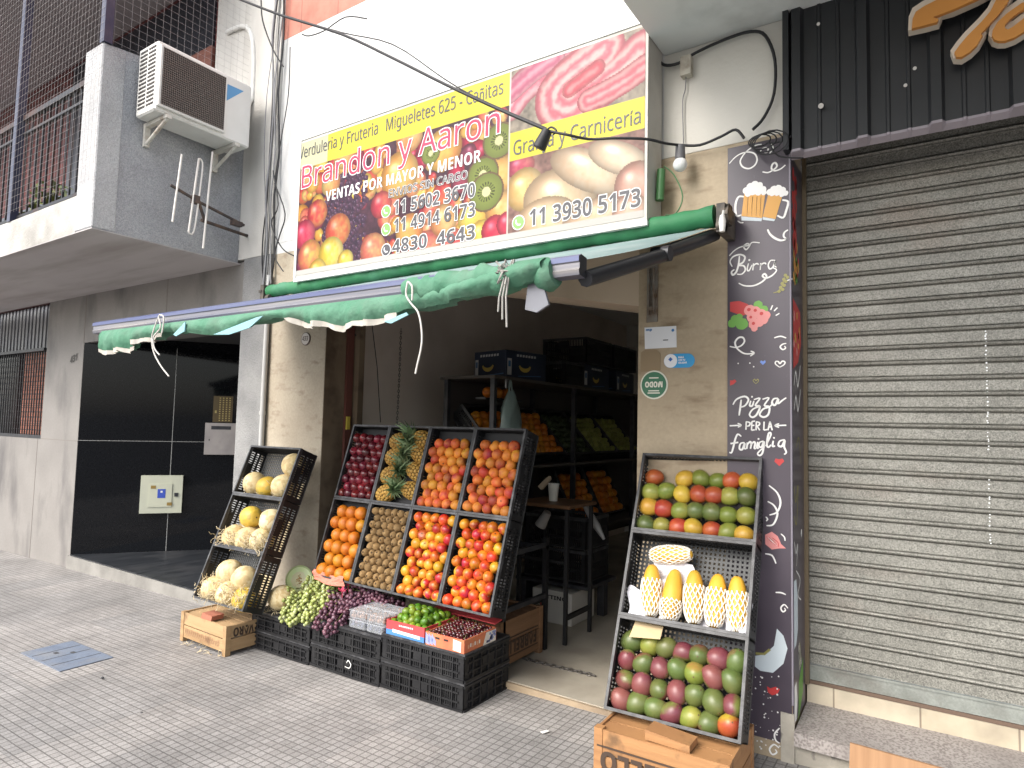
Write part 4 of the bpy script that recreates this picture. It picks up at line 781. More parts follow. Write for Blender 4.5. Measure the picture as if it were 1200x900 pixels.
me_ = thing('meter_box', onD(.85, .49, .01), 'square cream electricity meter box low on the black granite wall', 'meter box')
ivory = mat('ivory metal box', (.50, .51, .40), .5, col2=(.45, .46, .37), scale=4)
w = MB(); dbox(w, .64, 1.065, .49, .91, 0, .05); part('box', w, ivory, me_)
w = MB(); dbox(w, .72, .96, .56, .82, .0505, .058); part('door', w, ivory, me_)
w = MB(); BR_ = mat('brass latch', (.3, .2, .06), .4, .5); dbox(w, .745, .795, .765, .80, .0585, .061); part('seal', w, BR_, me_); w = MB(); dbox(w, .915, .965, .575, .61, .0585, .061); part('seal', w, BR_, me_); w = MB(); dbox(w, .985, 1.02, .675, .715, .0505, .06); part('latch', w, dark_metal, me_)
w = MB(); dbox(w, .815, .895, .66, .76, .0585, .0595, 0); dbox(w, .845, .865, .72, .74, .0596, .0602, 1); part('blue_label', w, [mat('blue safety label', (.03, .07, .4), .5), white_plastic], me_)
ib = thing('intercom', onD(1.44, 1.52, .01), 'brass intercom panel with rows of buttons above the steel letterbox', 'intercom')
w = MB(); dbox(w, 1.335, 1.545, 1.525, 1.83, 0, .02); part('plate', w, mat('dull brass plate', (.11, .08, .04), .4, .6), ib)
w = MB()
for a_ in range(4):
    for k in range(11): dbox(w, 1.40+.035*a_, 1.415+.035*a_, 1.54+.026*k, 1.553+.026*k, .0205, .025)
dbox(w, 1.355, 1.375, 1.63, 1.66, .0205, .024); part('buttons', w, mat('yellowed buttons', (.42, .33, .12), .5), ib)
mb_ = thing('letterbox', onD(1.43, 1.15, .01), 'brushed steel letterbox mounted on the black granite wall', 'letterbox')
w = MB(); dbox(w, 1.265, 1.595, 1.15, 1.515, 0, .06); part('box', w, mat('brushed steel box', (.42, .38, .36), .4, .6, col2=(.33, .3, .29), scale=6), mb_)
w = MB(); dbox(w, 1.33, 1.54, 1.44, 1.48, .0605, .063, 0); dbox(w, 1.31, 1.32, 1.31, 1.33, .0605, .065, 0); part('slot', w, dark_metal, mb_)

# ------------------------------------------------------------------ pipes, cables, lamps
def cable(name, px, y, r, lab, cat='cable', m=None, grp='black cables', sub=4, world=None):
    w = MB(); pts = world or [onY(y, *p) for p in px]; w.tube(smooth_path(pts, sub), r, 6); return solo(name, w, m or black_rubber, lab, cat, grp)
w = MB(); w.tube([(-4.618, -.035, ground(-4.6)), (-4.618, -.035, 2.75)], .02, 10)
for z in (.8, 1.6, 2.4): w.cyl((-4.618, -.035, z), (-4.618, -.035, z+.03), .025, n=10)
solo('drain_pipe', w, mat('pale grey pipe', (.45, .45, .44), .5), 'thin pale grey pipe running up the wall edge beside the tan pier', 'pipe')
rr = random.Random(12); names = ['leftmost', 'second', 'third', 'fourth', 'fifth', 'rightmost']
for k in range(6):
    w = MB(); xx = -4.72+.028*k; pts = [(xx+rr.gauss(0, .012), -.05+rr.gauss(0, .012), z) for z in [6.4, 5.9, 5.3, 4.8, 4.3, 3.8, 3.4, 3.1, 2.85, 2.72-.05*(k % 3)]]; w.tube(smooth_path(pts, 3), .0035+.0022*(k % 3), 6)
    solo('wall_cable', w, black_rubber if k % 2 else grey_cable, '%s of the six vertical cables running down left of the sign' % names[k], 'cable', 'vertical wall cables')
cable('loose_cable', [(320, 200), (326, 240), (318, 262), (330, 290), (345, 300), (350, 302)], -.09, .005, 'tangled thin cable looping at the lower left corner of the sign', grp='loose cables')
cable('loose_cable', [(322, 215), (334, 250), (328, 275), (322, 300), (332, 318)], -.1, .005, 'thin cable hanging below the vertical cables left of the sign', grp='loose cables')
cable('loose_cable', [(340, 55), (338, 110), (330, 160), (322, 210)], -.06, .004, 'very thin cable curving down the white wall beside the vertical cables', grp='loose cables')
cable('loose_cable', [(306, 0), (308, 25), (320, 58), (332, 78)], -.12, .006, 'slack black cable ending beside the terracotta tiles', grp='loose cables')
cable('loose_cable', [(354, 40), (362, 42), (380, 36), (405, 20), (430, 22)], -.03, .005, 'frayed black cable ends sticking out of the white upper wall', grp='loose cables')
CY = -.5
cable('span_cable', [(278, -2), (330, 18), (400, 40), (460, 68), (520, 98), (580, 126), (640, 152)], CY, .009, 'thick black cable slanting across the front of the shop sign', grp='span cables')
cable('span_cable', [(340, 20), (400, 38), (460, 52), (520, 92), (560, 115), (640, 150)], CY+.04, .004, 'thin black wire sagging beside the thick cable above the sign', grp='span cables')
cable('span_cable', None, 0, .007, 'black lamp wire running from the socket across the sign to the bulb', grp='span cables', world=[onY(CY, 640, 153), onY(CY, 665, 158), onY(-.42, 690, 163), onY(-.38, 720, 162), onY(-.3, 757, 163), onY(-.2, 780, 168), onY(-.1, 797, 170)])
cable('span_cable', [(797, 170), (820, 170), (845, 160), (862, 152), (872, 162)], -.06, .007, 'twisted black wire from the bulb to the coiled cable', grp='span cables')
cable('wall_loop_cable', None, 0, .008, 'black cable looping under the canopy down to the coil on the pillar', grp='loop cables', world=[onY(-.03, 768, 65), onY(-.03, 778, 76), onY(-.03, 795, 74), onY(-.03, 815, 62), onY(-.03, 850, 46), onY(-.03, 880, 37), onY(-.03, 897, 42), onY(-.03, 908, 70), onY(-.03, 907, 110), onY(-.03, 895, 138), onY(-.04, 882, 152)])
w = MB(); c = onY(-.05, 890, 165)
for k in range(4):
    q = [c+V((.075*math.cos(t+k)*(.7+.12*k)+.02*k, -.012*k, .06*math.sin(t+k)*(.5+.16*k)-.012*k)) for t in [2*math.pi*i/14 for i in range(14)]]; w.tube(q, .0036, 6, closed=True)
w.tube(smooth_path([c+V((.03, 0, -.02)), c+V((.1, -.01, -.03)), c+V((.2, 0, .01))]), .004, 6); w.tube(smooth_path([c+V((.05, -.02, -.03)), c+V((.09, -.01, -.1)), c+V((.2, 0, -.13))]), .004, 6)
solo('cable_coil', w, black_rubber, 'coil of black cable hanging over the top of the printed pillar', 'cable')
w = MB(); w.box(*sorted((onY(-.05, 797, 80).x, onY(-.05, 809, 80).x)), -.05, -.002, onY(-.05, 800, 88).z, onY(-.05, 800, 66).z); solo('junction_box', w, mat('old beige junction box', (.5, .47, .4), .6, dirt=(.25, .2, .15), dscale=20), 'small beige junction box on the wall under the canopy', 'junction box')
cable('bulb_wire', [(804, 88), (803, 105), (800, 120), (801, 168)], -.02, .003, 'thin grey wire running down the wall to the bulb', m=grey_cable, grp=None)
so_ = thing('lamp_socket', onY(CY, 637, 152), 'empty black lamp socket hanging from the cable in front of the sign', 'lamp socket')
w = MB(); a_, b_ = onY(CY, 642, 152), onY(CY, 632, 173); w.cyl(a_, b_, .026, .036, 14); w.cyl(b_, b_+(b_-a_)*.06, .030, .030, 14); part('holder', w, black_rubber, so_)
w = MB(); w.tube(smooth_path([onY(CY, 640, 153), onY(CY, 646, 149), onY(CY, 652, 153), onY(CY, 648, 158)]), .005, 6); part('hook', w, black_rubber, so_)
bu = thing('light_bulb', onY(-.1, 797, 190), 'white round light bulb in a grey socket beside the sign', 'light bulb')
c = onY(-.1, 797, 193); w = MB(); w.ball(c, .037, 18, 12); part('bulb', w, mat('opal glass', (.75, .76, .76), .2), bu)
w = MB(); w.cyl(c+V((0, 0, .03)), c+V((0, 0, .1)), .027, .024, 14); part('socket', w, mat('grey socket', (.12, .12, .13), .5), bu)
w = MB(); w.cyl(onY(-.1, 775, 203)+V((0, .0, .02)), onY(-.1, 773, 235), .022, .022, 12); w.tube(smooth_path([onY(-.08, p, q) for p, q in [(778, 195), (790, 205), (800, 230), (792, 250), (780, 252)]]), .004, 5); solo('green_tube', w, mat('green bottle tube', (.06, .17, .06), .4), 'short green tube beside the right end of the sign', 'tube')
# cover on the pavement, litter, cardboard
w = MB(); q = [onZ(-.036, 20, 768), onZ(-.036, 85, 752), onZ(-.028, 135, 770), onZ(-.028, 75, 787)]; x0, x1, y0, y1 = -5.18, -4.59, -1.40, -1.09
w.prism([(x0, y0, ground(x0)+.001), (x1, y0, ground(x1)+.001), (x1, y1, ground(x1)+.001), (x0, y1, ground(x0)+.001)], (0, 0, .005), 0)
for k in range(3): x = x0+.59*(k+1)/4; w.box(x-.003, x+.003, y0+.01, y1-.01, ground(x)+.006, ground(x)+.0072, 1)
for px_, py_ in ((-4.9, -1.2), (-4.98, -1.27)): w.box(px_-.02, px_+.02, py_-.012, py_+.012, ground(px_)+.006, ground(px_)+.008, 1)
solo('pavement_cover', w, [mat('blue grey cover', (.17, .205, .27), .7, col2=(.13, .16, .22), scale=10, dirt=(.24, .25, .27), dscale=5, bump=.4, fine=.2), mat('dark hinge', (.06, .06, .065), .7)], 'rectangular blue grey utility cover set in the paving', 'utility cover')
w = MB(); c = onZ(ground(-1.6)+.004, 638, 858); w.prism([c+V((-.02, -.01, 0)), c+V((.0, -.02, .0)), c+V((.022, .012, .006)), c+V((.0, .022, .003))], (0, 0, .001)); solo('paper_scrap', w, white_plastic, 'small white paper scrap lying on the paving', 'litter')
for k, (x, y) in enumerate(((166, 837), (120, 795))): w = MB(); c = onZ(-.02, x, y); w.ball(c+V((0, 0, .005)), (.012, .008, .006), 8, 6); solo('leaf_bit', w, dark_metal, ('dark speck of litter on the paving in the lower left', 'dark crumb of litter right of the utility cover')[k], 'litter', 'litter specks')
cb = MB(); a_, b_ = onY(-.08, 996, 868), onY(-.08, 1126, 886); zt = a_.z-.01; y_ = -.08
cb.prism([(a_.x, y_, zt), (a_.x+.42, y_-.02, zt), (a_.x+.42, y_-.09, ground(0)), (a_.x, y_-.07, ground(0))], (0, .012, 0), 0); solo('cardboard_sheet', cb, mat('brown cardboard', (.33, .19, .10), .85, col2=(.28, .155, .08), scale=5, stretch=(8, 1, .4)), 'brown cardboard sheet leaning against the step of the closed bar', 'cardboard')
# ------------------------------------------------------------------ crates
ORD = ['first', 'second', 'third', 'fourth', 'fifth', 'sixth', 'seventh', 'eighth', 'ninth', 'tenth', 'eleventh', 'twelfth', 'thirteenth', 'fourteenth']
_cr = {}
def crate_meshes(Wd, L, D, style):
    k = (Wd, L, D, style); BD = .13 if style == 'shallow' else D
    if k in _cr: return _cr[k]
    out = []; t = .006
    w = MB(); e = .011
    w.box(-.002, Wd+.002, -.002, e, -.024, 0).box(-.002, Wd+.002, L-e, L+.002, -.024, 0).box(-.002, e, e, L-e, -.024, 0).box(Wd-e, Wd+.002, e, L-e, -.024, 0)
    out.append(('rim', w, rim_plastic))
    def side(fr, ln):        # fr(s, o, z): s along, o outward
        w = MB()
        def bx(s0, s1, o0, o1, z0, z1):
            pts = [fr(s, o, z) for z in (z0, z1) for o in (o0, o1) for s in (s0, s1)]; w.add(pts, [(0, 2, 3, 1), (4, 5, 7, 6), (0, 1, 5, 4), (2, 6, 7, 3), (0, 4, 6, 2), (1, 3, 7, 5)])
        bx(0, .035, -t, 0, -D, -.024); bx(ln-.035, ln, -t, 0, -D, -.024); bx(.035, ln-.035, -t, 0, -D, -D+.02)
        if style == 'ribbed':
            n = max(3, round(ln/.075)); mid = -D/2
            for i in range(1, n): s_ = ln*i/n; bx(s_-.005, s_+.005, -t, .008, -D+.004, -.022)
            for z in (-D*.36, -D*.68): bx(.035, ln-.035, -t, .006, z-.005, z+.005)
            bx(0, ln, -.002, .009, -D, -D+.014); bx(0, ln, -.002, .009, -.026, -.012)
            m_ = round(ln/.0165)
            for i in range(m_): s_ = .04+(ln-.08)*i/(m_-1); bx(s_-.0042, s_+.0042, -t, -.001, -D+.02, -.024)
            bx(ln/2-.055, ln/2+.055, -t+.001, .004, -D*.68, -D*.36)
        else:
            z1, z2 = -.024-(D-.044)*.36, -.024-(D-.044)*.68; m_ = round(ln/.021)
            for z in (z1, z2): bx(.035, ln-.035, -t, 0, z-.008, z+.008)
            for i in range(m_+1): s_ = .035+(ln-.07)*i/m_; bx(s_-.0045, s_+.0045, -t+.001, -.001, -D+.02, -.024)
            bx(ln/2-.06, ln/2+.06, -t+.002, .001, z1+.008, -.03)
        return w
    out.append(('side_wall', side(lambda s, o, z: (s, -o, z), Wd), black_plastic)); out.append(('side_wall', side(lambda s, o, z: (s, L+o, z), Wd), black_plastic))
    out.append(('side_wall', side(lambda s, o, z: (-o, s, z), L), black_plastic)); out.append(('side_wall', side(lambda s, o, z: (Wd+o, s, z), L), black_plastic))
    w = MB(); p = .022; n = round(Wd/p); 
    for i in range(n+1): x = .004+(Wd-.008)*i/n; w.box(x-.0055, x+.0055, .004, L-.004, -BD, -BD+.006)
    n = round(L/p)
    for i in range(n+1): y = .004+(L-.008)*i/n; w.box(.004, Wd-.004, y-.0055, y+.0055, -BD+.001, -BD+.0055)
    out.append(('base_grid', w, mat('grey crate base', (.05, .052, .052), .5)))
    if style == 'tray': w = MB(); w.box(.008, Wd-.008, .008, L-.008, -.095, -.088); out.append(('fruit_tray', w, mat('black moulded tray', (.012, .012, .014), .6)))
    _cr[k] = [(a, b.mesh(a, m), m) for a, b, m in out]; return _cr[k]
def crate(Wd, L, D, M, label, group, style='plain'):
    t = thing('plastic_crate', None, label, 'crate', group, mat=M)
    for nme, me, m in crate_meshes(Wd, L, D, style): o = bpy.data.objects.new(nme, me); COL.objects.link(o); o.parent = t; LOC[o] = None
    return t
def frame(org, phi, lean):
    u = V((math.cos(phi), math.sin(phi), 0)); b = V((-math.sin(phi), math.cos(phi), 0)); v = b*math.sin(lean)+V((0, 0, 1))*math.cos(lean); n = u.cross(v); o = V(org)
    return Matrix(((u.x, v.x, n.x, o.x), (u.y, v.y, n.y, o.y), (u.z, v.z, n.z, o.z), (0, 0, 0, 1)))
def T(x, y, z): return Matrix.Translation((x, y, z))
def spin(rr, k=6.28): return Euler((rr.uniform(0, k), rr.uniform(0, k), rr.uniform(0, k))).to_matrix().to_4x4()
# ------------------------------------------------------------------ fruit
def crease(p): 
    a = math.atan2(p.y, p.x); k = 1-.07*math.exp(-(a/.22)**2)*(1-abs(p.z)**6); q = p*k
    if p.z > .75: q.z -= (p.z-.75)*.9
    return q
def navel(p): q = p.copy(); q.z -= max(0, abs(p.z)-.9)*.8*(1 if p.z > 0 else -1); return q
def fruit_mesh(name, r, m, fn=None, nu=16, nv=11, extra=None):
    w = MB(); w.ball((0, 0, 0), r, nu, nv, 0, None, fn)
    if extra: extra(w)
    return w.mesh(name, m if isinstance(m, list) else [m])
stem_m = mat('dry stem end', (.10, .06, .03), .8)
orange_f = mat('orange peel', (.50, .15, .006), .42, col2=(.54, .20, .012), scale=14, bump=.25, bscale=520, rnd=.14, hue=.012, sub=.05)
plum_f = mat('dark plum skin', (.085, .007, .013), .22, col2=(.22, .015, .02), scale=16, thresh=(.5, .72), rnd=.45, hue=.012)
peach_f = mat('peach skin', (.47, .075, .018), .6, col2=(.55, .19, .02), scale=15, thresh=(.36, .6), rnd=.28, hue=.02, dirt=(.26, .022, .02), dscale=10, dthr=(.5, .66))
nect_f = mat('nectarine skin', (.50, .075, .01), .35, col2=(.58, .22, .015), scale=16, thresh=(.42, .62), rnd=.24, hue=.022, dirt=(.36, .018, .015), dscale=12, dthr=(.48, .6))
nect_y = mat('yellow nectarine skin', (.54, .14, .012), .35, col2=(.60, .30, .02), scale=16, thresh=(.32, .52), rnd=.16, hue=.02, dirt=(.40, .03, .015), dscale=12, dthr=(.53, .62))
kiwi_f = mat('kiwi fuzz', (.23, .135, .05), .85, col2=(.29, .185, .08), scale=30, bump=.5, bscale=400, rnd=.2)
orange_me = [fruit_mesh('orange', .047, [orange_f, stem_m], navel, extra=lambda w: w.cyl((0, 0, .0436), (0, 0, .0445), .004, n=8, m=1))]
plum_me = [fruit_mesh('plum', (.036, .036, .038), [plum_f, stem_m], crease, 14, 10)]
peach_me = [fruit_mesh('peach', (.038, .038, .036), [peach_f, stem_m], crease, 16, 11, lambda w: w.cyl((0, 0, .029), (0, 0, .032), .004, n=6, m=1))]
nect_me = [fruit_mesh('nectarine', (.0365, .0365, .036), [nect_f, stem_m], crease, 16, 11, lambda w: w.cyl((0, 0, .029), (0, 0, .032), .004, n=6, m=1)), fruit_mesh('nectarine', (.0365, .0365, .036), [nect_y, stem_m], crease, 16, 11, lambda w: w.cyl((0, 0, .029), (0, 0, .032), .004, n=6, m=1))]
kiwi_me = [fruit_mesh('kiwi', (.0265, .0265, .034), [kiwi_f, mat('kiwi end', (.06, .035, .015), .9)], None, 14, 10, lambda w: w.cyl((0, 0, .0325), (0, 0, .0352), .007, .004, n=8, m=1))]
rr = random.Random(21)
DM = frame((-3.68, -.24, .49), rad(-2), rad(16.7)); CW, CL = .39, .549
GRP = 'crates of the tilted fruit display'
specs = [[('orange', 'orange', 'citrus fruit'), ('kiwi', 'kiwi', 'kiwi'), ('nectarine', 'nectarine', 'nectarine'), ('nectarine', 'nectarine', 'nectarine')], [('plum', 'plum', 'plum'), ('pineapple', 'pineapple', 'pineapple'), ('peach', 'peach', 'peach'), ('peach', 'peach', 'peach')]]
CRL = [['black crate of oranges at the lower left of the tilted display', 'black crate of kiwis in the lower row of the tilted display', 'black crate of yellow nectarines, lower row, between kiwis and red nectarines', 'black crate of red nectarines at the lower right of the tilted display'],
       ['black crate of dark plums at the upper left of the tilted display', 'black crate of pineapples in the upper row of the tilted display', 'black crate of peaches in the upper row right of the pineapples', 'black crate of peaches at the upper right of the tilted display']]
def fill(M, meshes, name, cols, nrows, v0, pitch, W_, zc, where, desc, cat, orient=None, jit=.004, top_recede=.0, miss=()):
    for r in range(nrows):
        off = .5 if r % 2 else 0; n = cols-(1 if r % 2 else 0); du = (W_-.028)/cols
        for i in range(n):
            if (r, i) in miss: continue
            u = .014+du*(i+.5+off)+rr.uniform(-jit, jit); v = v0+pitch*r+rr.uniform(-jit, jit); z = zc-top_recede*r+rr.uniform(-jit, jit)*1.2
            me = rr.choice(meshes); R = spin(rr) if orient is None else orient()
            inst(me, name, M @ T(u, v, z) @ R @ Matrix.Scale(rr.uniform(.94, 1.05), 4), '%s, %s from left in the %s row up, %s' % (desc, ORD[i], ORD[r], where), cat, '%s in the %s' % ({'cherry': 'cherries', 'peach': 'peaches'}.get(name, name+'s'), where))
for j in (0, 1):
    for i in range(4):
        M = DM @ T(CW*i+.003, CL*j+.003, 0); crate(CW-.006, CL-.006, .15, M, CRL[j][i], GRP, 'tray')
cm = lambda i, j: DM @ T(CW*i+.003, CL*j+.003, 0)
fill(cm(0, 0), orange_me, 'orange', 4, 6, .045, .083, CW, -.032, 'lower left display crate', 'round orange', 'orange', jit=.003)
fill(cm(1, 0), kiwi_me, 'kiwi', 6, 11, .03, .0465, CW, -.03, 'kiwi crate', 'brown kiwi', 'kiwi', lambda: Euler((rr.gauss(0, .3), rr.gauss(0, .3), 0)).to_matrix().to_4x4(), .003)
fill(cm(2, 0), [nect_me[1], nect_me[1], nect_me[0]], 'nectarine', 5, 9, .042, .0565, CW, -.03, 'crate right of kiwis', 'yellow red nectarine', 'nectarine')
fill(cm(3, 0), [nect_me[0], nect_me[0], nect_me[1]], 'nectarine', 5, 9, .04, .056, CW, -.028, 'lower right display crate', 'red orange nectarine', 'nectarine')
fill(cm(0, 1), plum_me, 'plum', 5, 9, .04, .051, CW, -.028, 'plum crate', 'dark plum', 'plum')
fill(cm(2, 1), peach_me, 'peach', 5, 8, .042, .056, CW, -.028, 'crate right of pineapples', 'peach', 'peach')
fill(cm(3, 1), peach_me, 'peach', 5, 8, .042, .056, CW, -.028, 'upper right display crate', 'peach', 'peach')
# pineapples
pine_m = mat('pineapple rind', (.36, .19, .035), .6, col2=(.46, .28, .06), scale=25, rnd=.15)
pine_d = mat('pineapple eye gaps', (.13, .085, .02), .8); pine_l = mat('pineapple leaves', (.11, .19, .08), .5, col2=(.3, .36, .2), scale=9, rnd=.2)
w = MB(); R0, H0 = .058, .09; w.ball((0, 0, 0), (R0*.96, R0*.96, H0*.98), 16, 12, 1)
for k in range(11):
    a_ = -math.pi/2+math.pi*(k+.7)/11.4; n_ = max(5, round(13*math.cos(a_)**.7))
    for i in range(n_):
        t = 2*math.pi*(i+(k % 2)/2)/n_; c = V((R0*math.cos(a_)*math.cos(t), R0*math.cos(a_)*math.sin(t), H0*math.sin(a_))); nn = V((c.x/R0**2, c.y/R0**2, c.z/H0**2)).normalized()
        q = nn.to_track_quat('Z', 'Y').to_matrix(); w.ball(c*.985, (.0135, .0135, .007), 6, 4, 0, q, sm=False)
body_me = w.mesh('rind', [pine_m, pine_d]); w = MB(); r2 = random.Random(8)
for k in range(34):
    t = k*2.4; s_ = k/34; l = .06+.10*s_+r2.uniform(-.01, .01); el = .35+1.1*s_; d = V((math.cos(t)*math.cos(el), math.sin(t)*math.cos(el), math.sin(el))); b = V((0, 0, H0*.93+.02*s_)); sd = d.cross(V((0, 0, 1))).normalized()*.011; up = V((0, 0, 1))
    m1 = b+d*l*.55; tip = b+d*l+V((math.cos(t), math.sin(t), -.2))*.02*(1-s_)
    w.add([b-sd, b+sd, m1+sd*.7, m1-sd*.7, tip], [(0, 1, 2, 3), (3, 2, 4)])
crown_me = w.mesh('crown', [pine_l])
PINE = [(.10, .08, 'lowest left'), (.10, .21, 'second lowest left'), (.10, .34, 'second highest left'), (.105, .45, 'highest left'), (.29, .12, 'lowest right'), (.29, .25, 'second lowest right'), (.29, .37, 'second highest right'), (.285, .475, 'highest right')]
for k, (u, v, lab) in enumerate(PINE):
    left = u < .2; dr = V((.85, .22, .28)) if left else V((-.8, .3, .3)); dr = (dr+V((rr.gauss(0, .12), rr.gauss(0, .12), 0))).normalized(); q = dr.to_track_quat('Z', 'Y').to_matrix().to_4x4()
    t = thing('pineapple', None, 'golden pineapple, %s of the eight in the display crate' % lab, 'pineapple', 'pineapples in the display crate', mat=cm(1, 1) @ T(u-.02 if left else u+.015, v-.012, -.04 if left else -.065) @ q)
    for nme, me in (('rind', body_me), ('crown', crown_me)): o = bpy.data.objects.new(nme, me); COL.objects.link(o); o.parent = t
for k, x in enumerate((.16, .25)):
    w = MB(cm(2, 0)); w.box(x, x+.055, CL-.065, CL-.03, -.082, -.079); solo('white_label', w, white_plastic, 'small white label at the top of the yellow nectarine crate, %s of two' % ('left', 'right')[k], 'label', 'white labels in the nectarine crate')
# display stand
st = thing('display_stand', (-2.9, .1, .06), 'black metal stand holding up the tilted fruit crates', 'stand')
w = MB()
for x in (-3.6, -2.3):
    for y, y1, z1_ in ((.05, .085, 1.35), (.56, .595, .8)): p_ = MB(); p_.box(x, x+.03, y, y1, .056, z1_); part('leg', p_, black_plastic, st)
    w.box(x+.002, x+.03, .083, .562, .4, .43).box(x+.002, x+.03, .083, .562, .74, .77)
w.box(-3.598, -2.27, .055, .084, .42, .45).box(-3.598, -2.27, .562, .59, .72, .75); part('frame', w, dark_metal, st)

# melons on the left
WOOD = mat('pale crate wood', (.36, .235, .12), .75, col2=(.28, .17, .08), scale=3, stretch=(.6, .6, 9), dirt=(.17, .1, .05), dscale=9, dthr=(.56, .7), bump=.2, bscale=30, rnd=.12)
WOODX = mat('orange crate wood', (.36, .185, .075), .7, col2=(.26, .125, .05), scale=3, stretch=(.6, .6, 9), dirt=(.15, .08, .035), dscale=9, dthr=(.58, .7), bump=.2, bscale=30)
INK = mat('brown stamp ink', (.05, .03, .02), .8); INK2 = mat('faded red stamp', (.22, .10, .06), .8)
def wood_box(M, w_, d_, h_, label, m, front=None, right=None, group='wooden fruit boxes', thin=False, cut=1.0):
    t = thing('wooden_box', None, label, 'wooden box', group, mat=M); W2 = MB(); e = .012; g = .008; nb = 2; bh = (h_-.03-(nb-1)*g)/nb
    for k in range(nb):
        z0 = .03+k*(bh+g)
        for (x0, x1, y0, y1) in ((.0, w_, 0, e), (0, w_, d_-e, d_), (0, e, e, d_-e), (w_-e, w_, e, d_-e)): W2.box(x0, x1, y0, y1, z0, z0+bh)
    nt_ = 4; bw = (d_-2*e-.02-(nt_-1)*.01)/nt_
    for k in range(nt_): y0 = e+.01+k*(bw+.01); W2.box(e+.001, w_-e-.001, y0, y0+bw, h_-.02, h_-.008)
    o = bpy.data.objects.new('boards', W2.mesh('boards', [m])); COL.objects.link(o); o.parent = t
    for x in (-.004, w_-.034):
        for y in (-.004, d_-.034): W2 = MB(); W2.box(x, x+.038, y, y+.038, 0, h_+.004); o = bpy.data.objects.new('corner_post', W2.mesh('corner_post', [m])); COL.objects.link(o); o.parent = t
    for face, spec in (('f', front), ('r', right)):
        if not spec: continue
        W2 = MB()
        for s, a, b, z, hh, mm, box in spec:
            if face == 'f': p0, p1 = V((b, -.0052, z+hh)), V((a, -.0052, z+hh))
            else: p0, p1 = V((w_+.0052, b, z+hh)), V((w_+.0052, a, z+hh))
            if s: text_on(W2, s, p0, p1, (0, 0, -1), hh, mm, off=.02)
            if box:
                lo, hi = a-.02, b+.02
                for z0, z1 in ((z-.022, z-.015), (z+hh+.015, z+hh+.022)): 
                    if face == 'f': W2.box(lo, hi, -.005, -.003, z0, z1, mm)
                    else: W2.box(w_+.003, w_+.005, lo, hi, z0, z1, mm)
        o = bpy.data.objects.new('stamped_lettering', W2.mesh('stamped_lettering', [INK, INK2])); COL.objects.link(o); o.parent = t
    return t
gz = ground(-4.3)
scr = random.Random(6)
mbx = wood_box(T(-4.575, -.645, gz) @ Matrix.Rotation(rad(-1.5), 4, 'Z'), .565, .30, .20, 'small pale wooden box under the melon crates', WOOD, None, [('VARO', .05, .20, .125, .055, 0, False)])
W2 = MB()
for k in range(17): x = .06+.026*k; W2.ribbon([(x, -.0135, .05+scr.uniform(0, .01)), (x+.008, -.0135, .08), (x+scr.uniform(.004, .016), -.0135, .095+scr.uniform(-.01, .008))], .006, (0, -1, 0))
o = bpy.data.objects.new('faded_stamp', W2.mesh('faded_stamp', [INK2])); COL.objects.link(o); o.parent = mbx; o.location = (0, .008, 0)
w = MB(); w.prism([(-4.32, -.655, gz+.202), (-4.2, -.655, gz+.202), (-4.19, -.655, gz+.235), (-4.31, -.655, gz+.24)], (0, .09, 0)); solo('brick_piece', w, mat('red brick', (.36, .13, .08), .85, bump=.4), 'piece of red brick wedging the melon crates on the wooden box', 'brick')
MM = frame((-4.44, -.655, .302), 0, rad(21)); MW, ML = .59, .38
ML_ = ['lowest', 'middle', 'highest']
melon_m = mat('melon rind', (.60, .47, .24), .6, col2=(.66, .56, .35), scale=11, dirt=(.50, .37, .18), dscale=30, dthr=(.5, .56), bump=.4, bscale=60, rnd=.1)
melon_y = mat('yellow melon rind', (.52, .33, .035), .5, col2=(.56, .40, .07), scale=9, dirt=(.4, .3, .07), dscale=28, dthr=(.52, .58), bump=.4, bscale=60, rnd=.08)
melon_me = fruit_mesh('melon', (.078, .078, .082), [melon_m, stem_m], navel, 24, 16, lambda w: w.cyl((0, 0, .073), (0, 0, .076), .006, n=8, m=1)); melon_ye = fruit_mesh('melon', (.074, .074, .088), [melon_y, stem_m], navel, 24, 16, lambda w: w.cyl((0, 0, .078), (0, 0, .081), .006, n=8, m=1))
straw_m = mat('wood wool', (.62, .53, .36), .8, col2=(.5, .4, .24), scale=20)
def straw(M, n, box, name_label, seed, l=(.03, .07)):
    r2 = random.Random(seed); w = MB(M)
    for _ in range(n):
        c = V([r2.uniform(*b) for b in box]); pts = [c]; d = V((r2.gauss(0, 1), r2.gauss(0, 1), r2.gauss(0, .6))).normalized(); L_ = r2.uniform(*l)
        for k in range(5): d = (d+V((r2.gauss(0, .5), r2.gauss(0, .5), r2.gauss(0, .5)))).normalized(); pts.append(pts[-1]+d*L_/5)
        w.tube(pts, .0022, 3)
    return solo('wood_wool', w, straw_m, name_label, 'packing straw', kind='stuff')
MPOS = {0: [(.11, .085, 0, 0), (.29, .075, 0, 0), (.475, .07, 1, 0), (.21, .215, 0, 0), (.40, .195, 0, 1)], 1: [(.12, .075, 0, 0), (.27, .075, 0, 0), (.43, .09, 0, 0), (.22, .235, 1, 0), (.46, .23, 0, 0)], 2: [(.12, .10, 0, 0), (.28, .085, 1, 0), (.455, .105, 0, 0), (.485, .265, 0, 0)]}
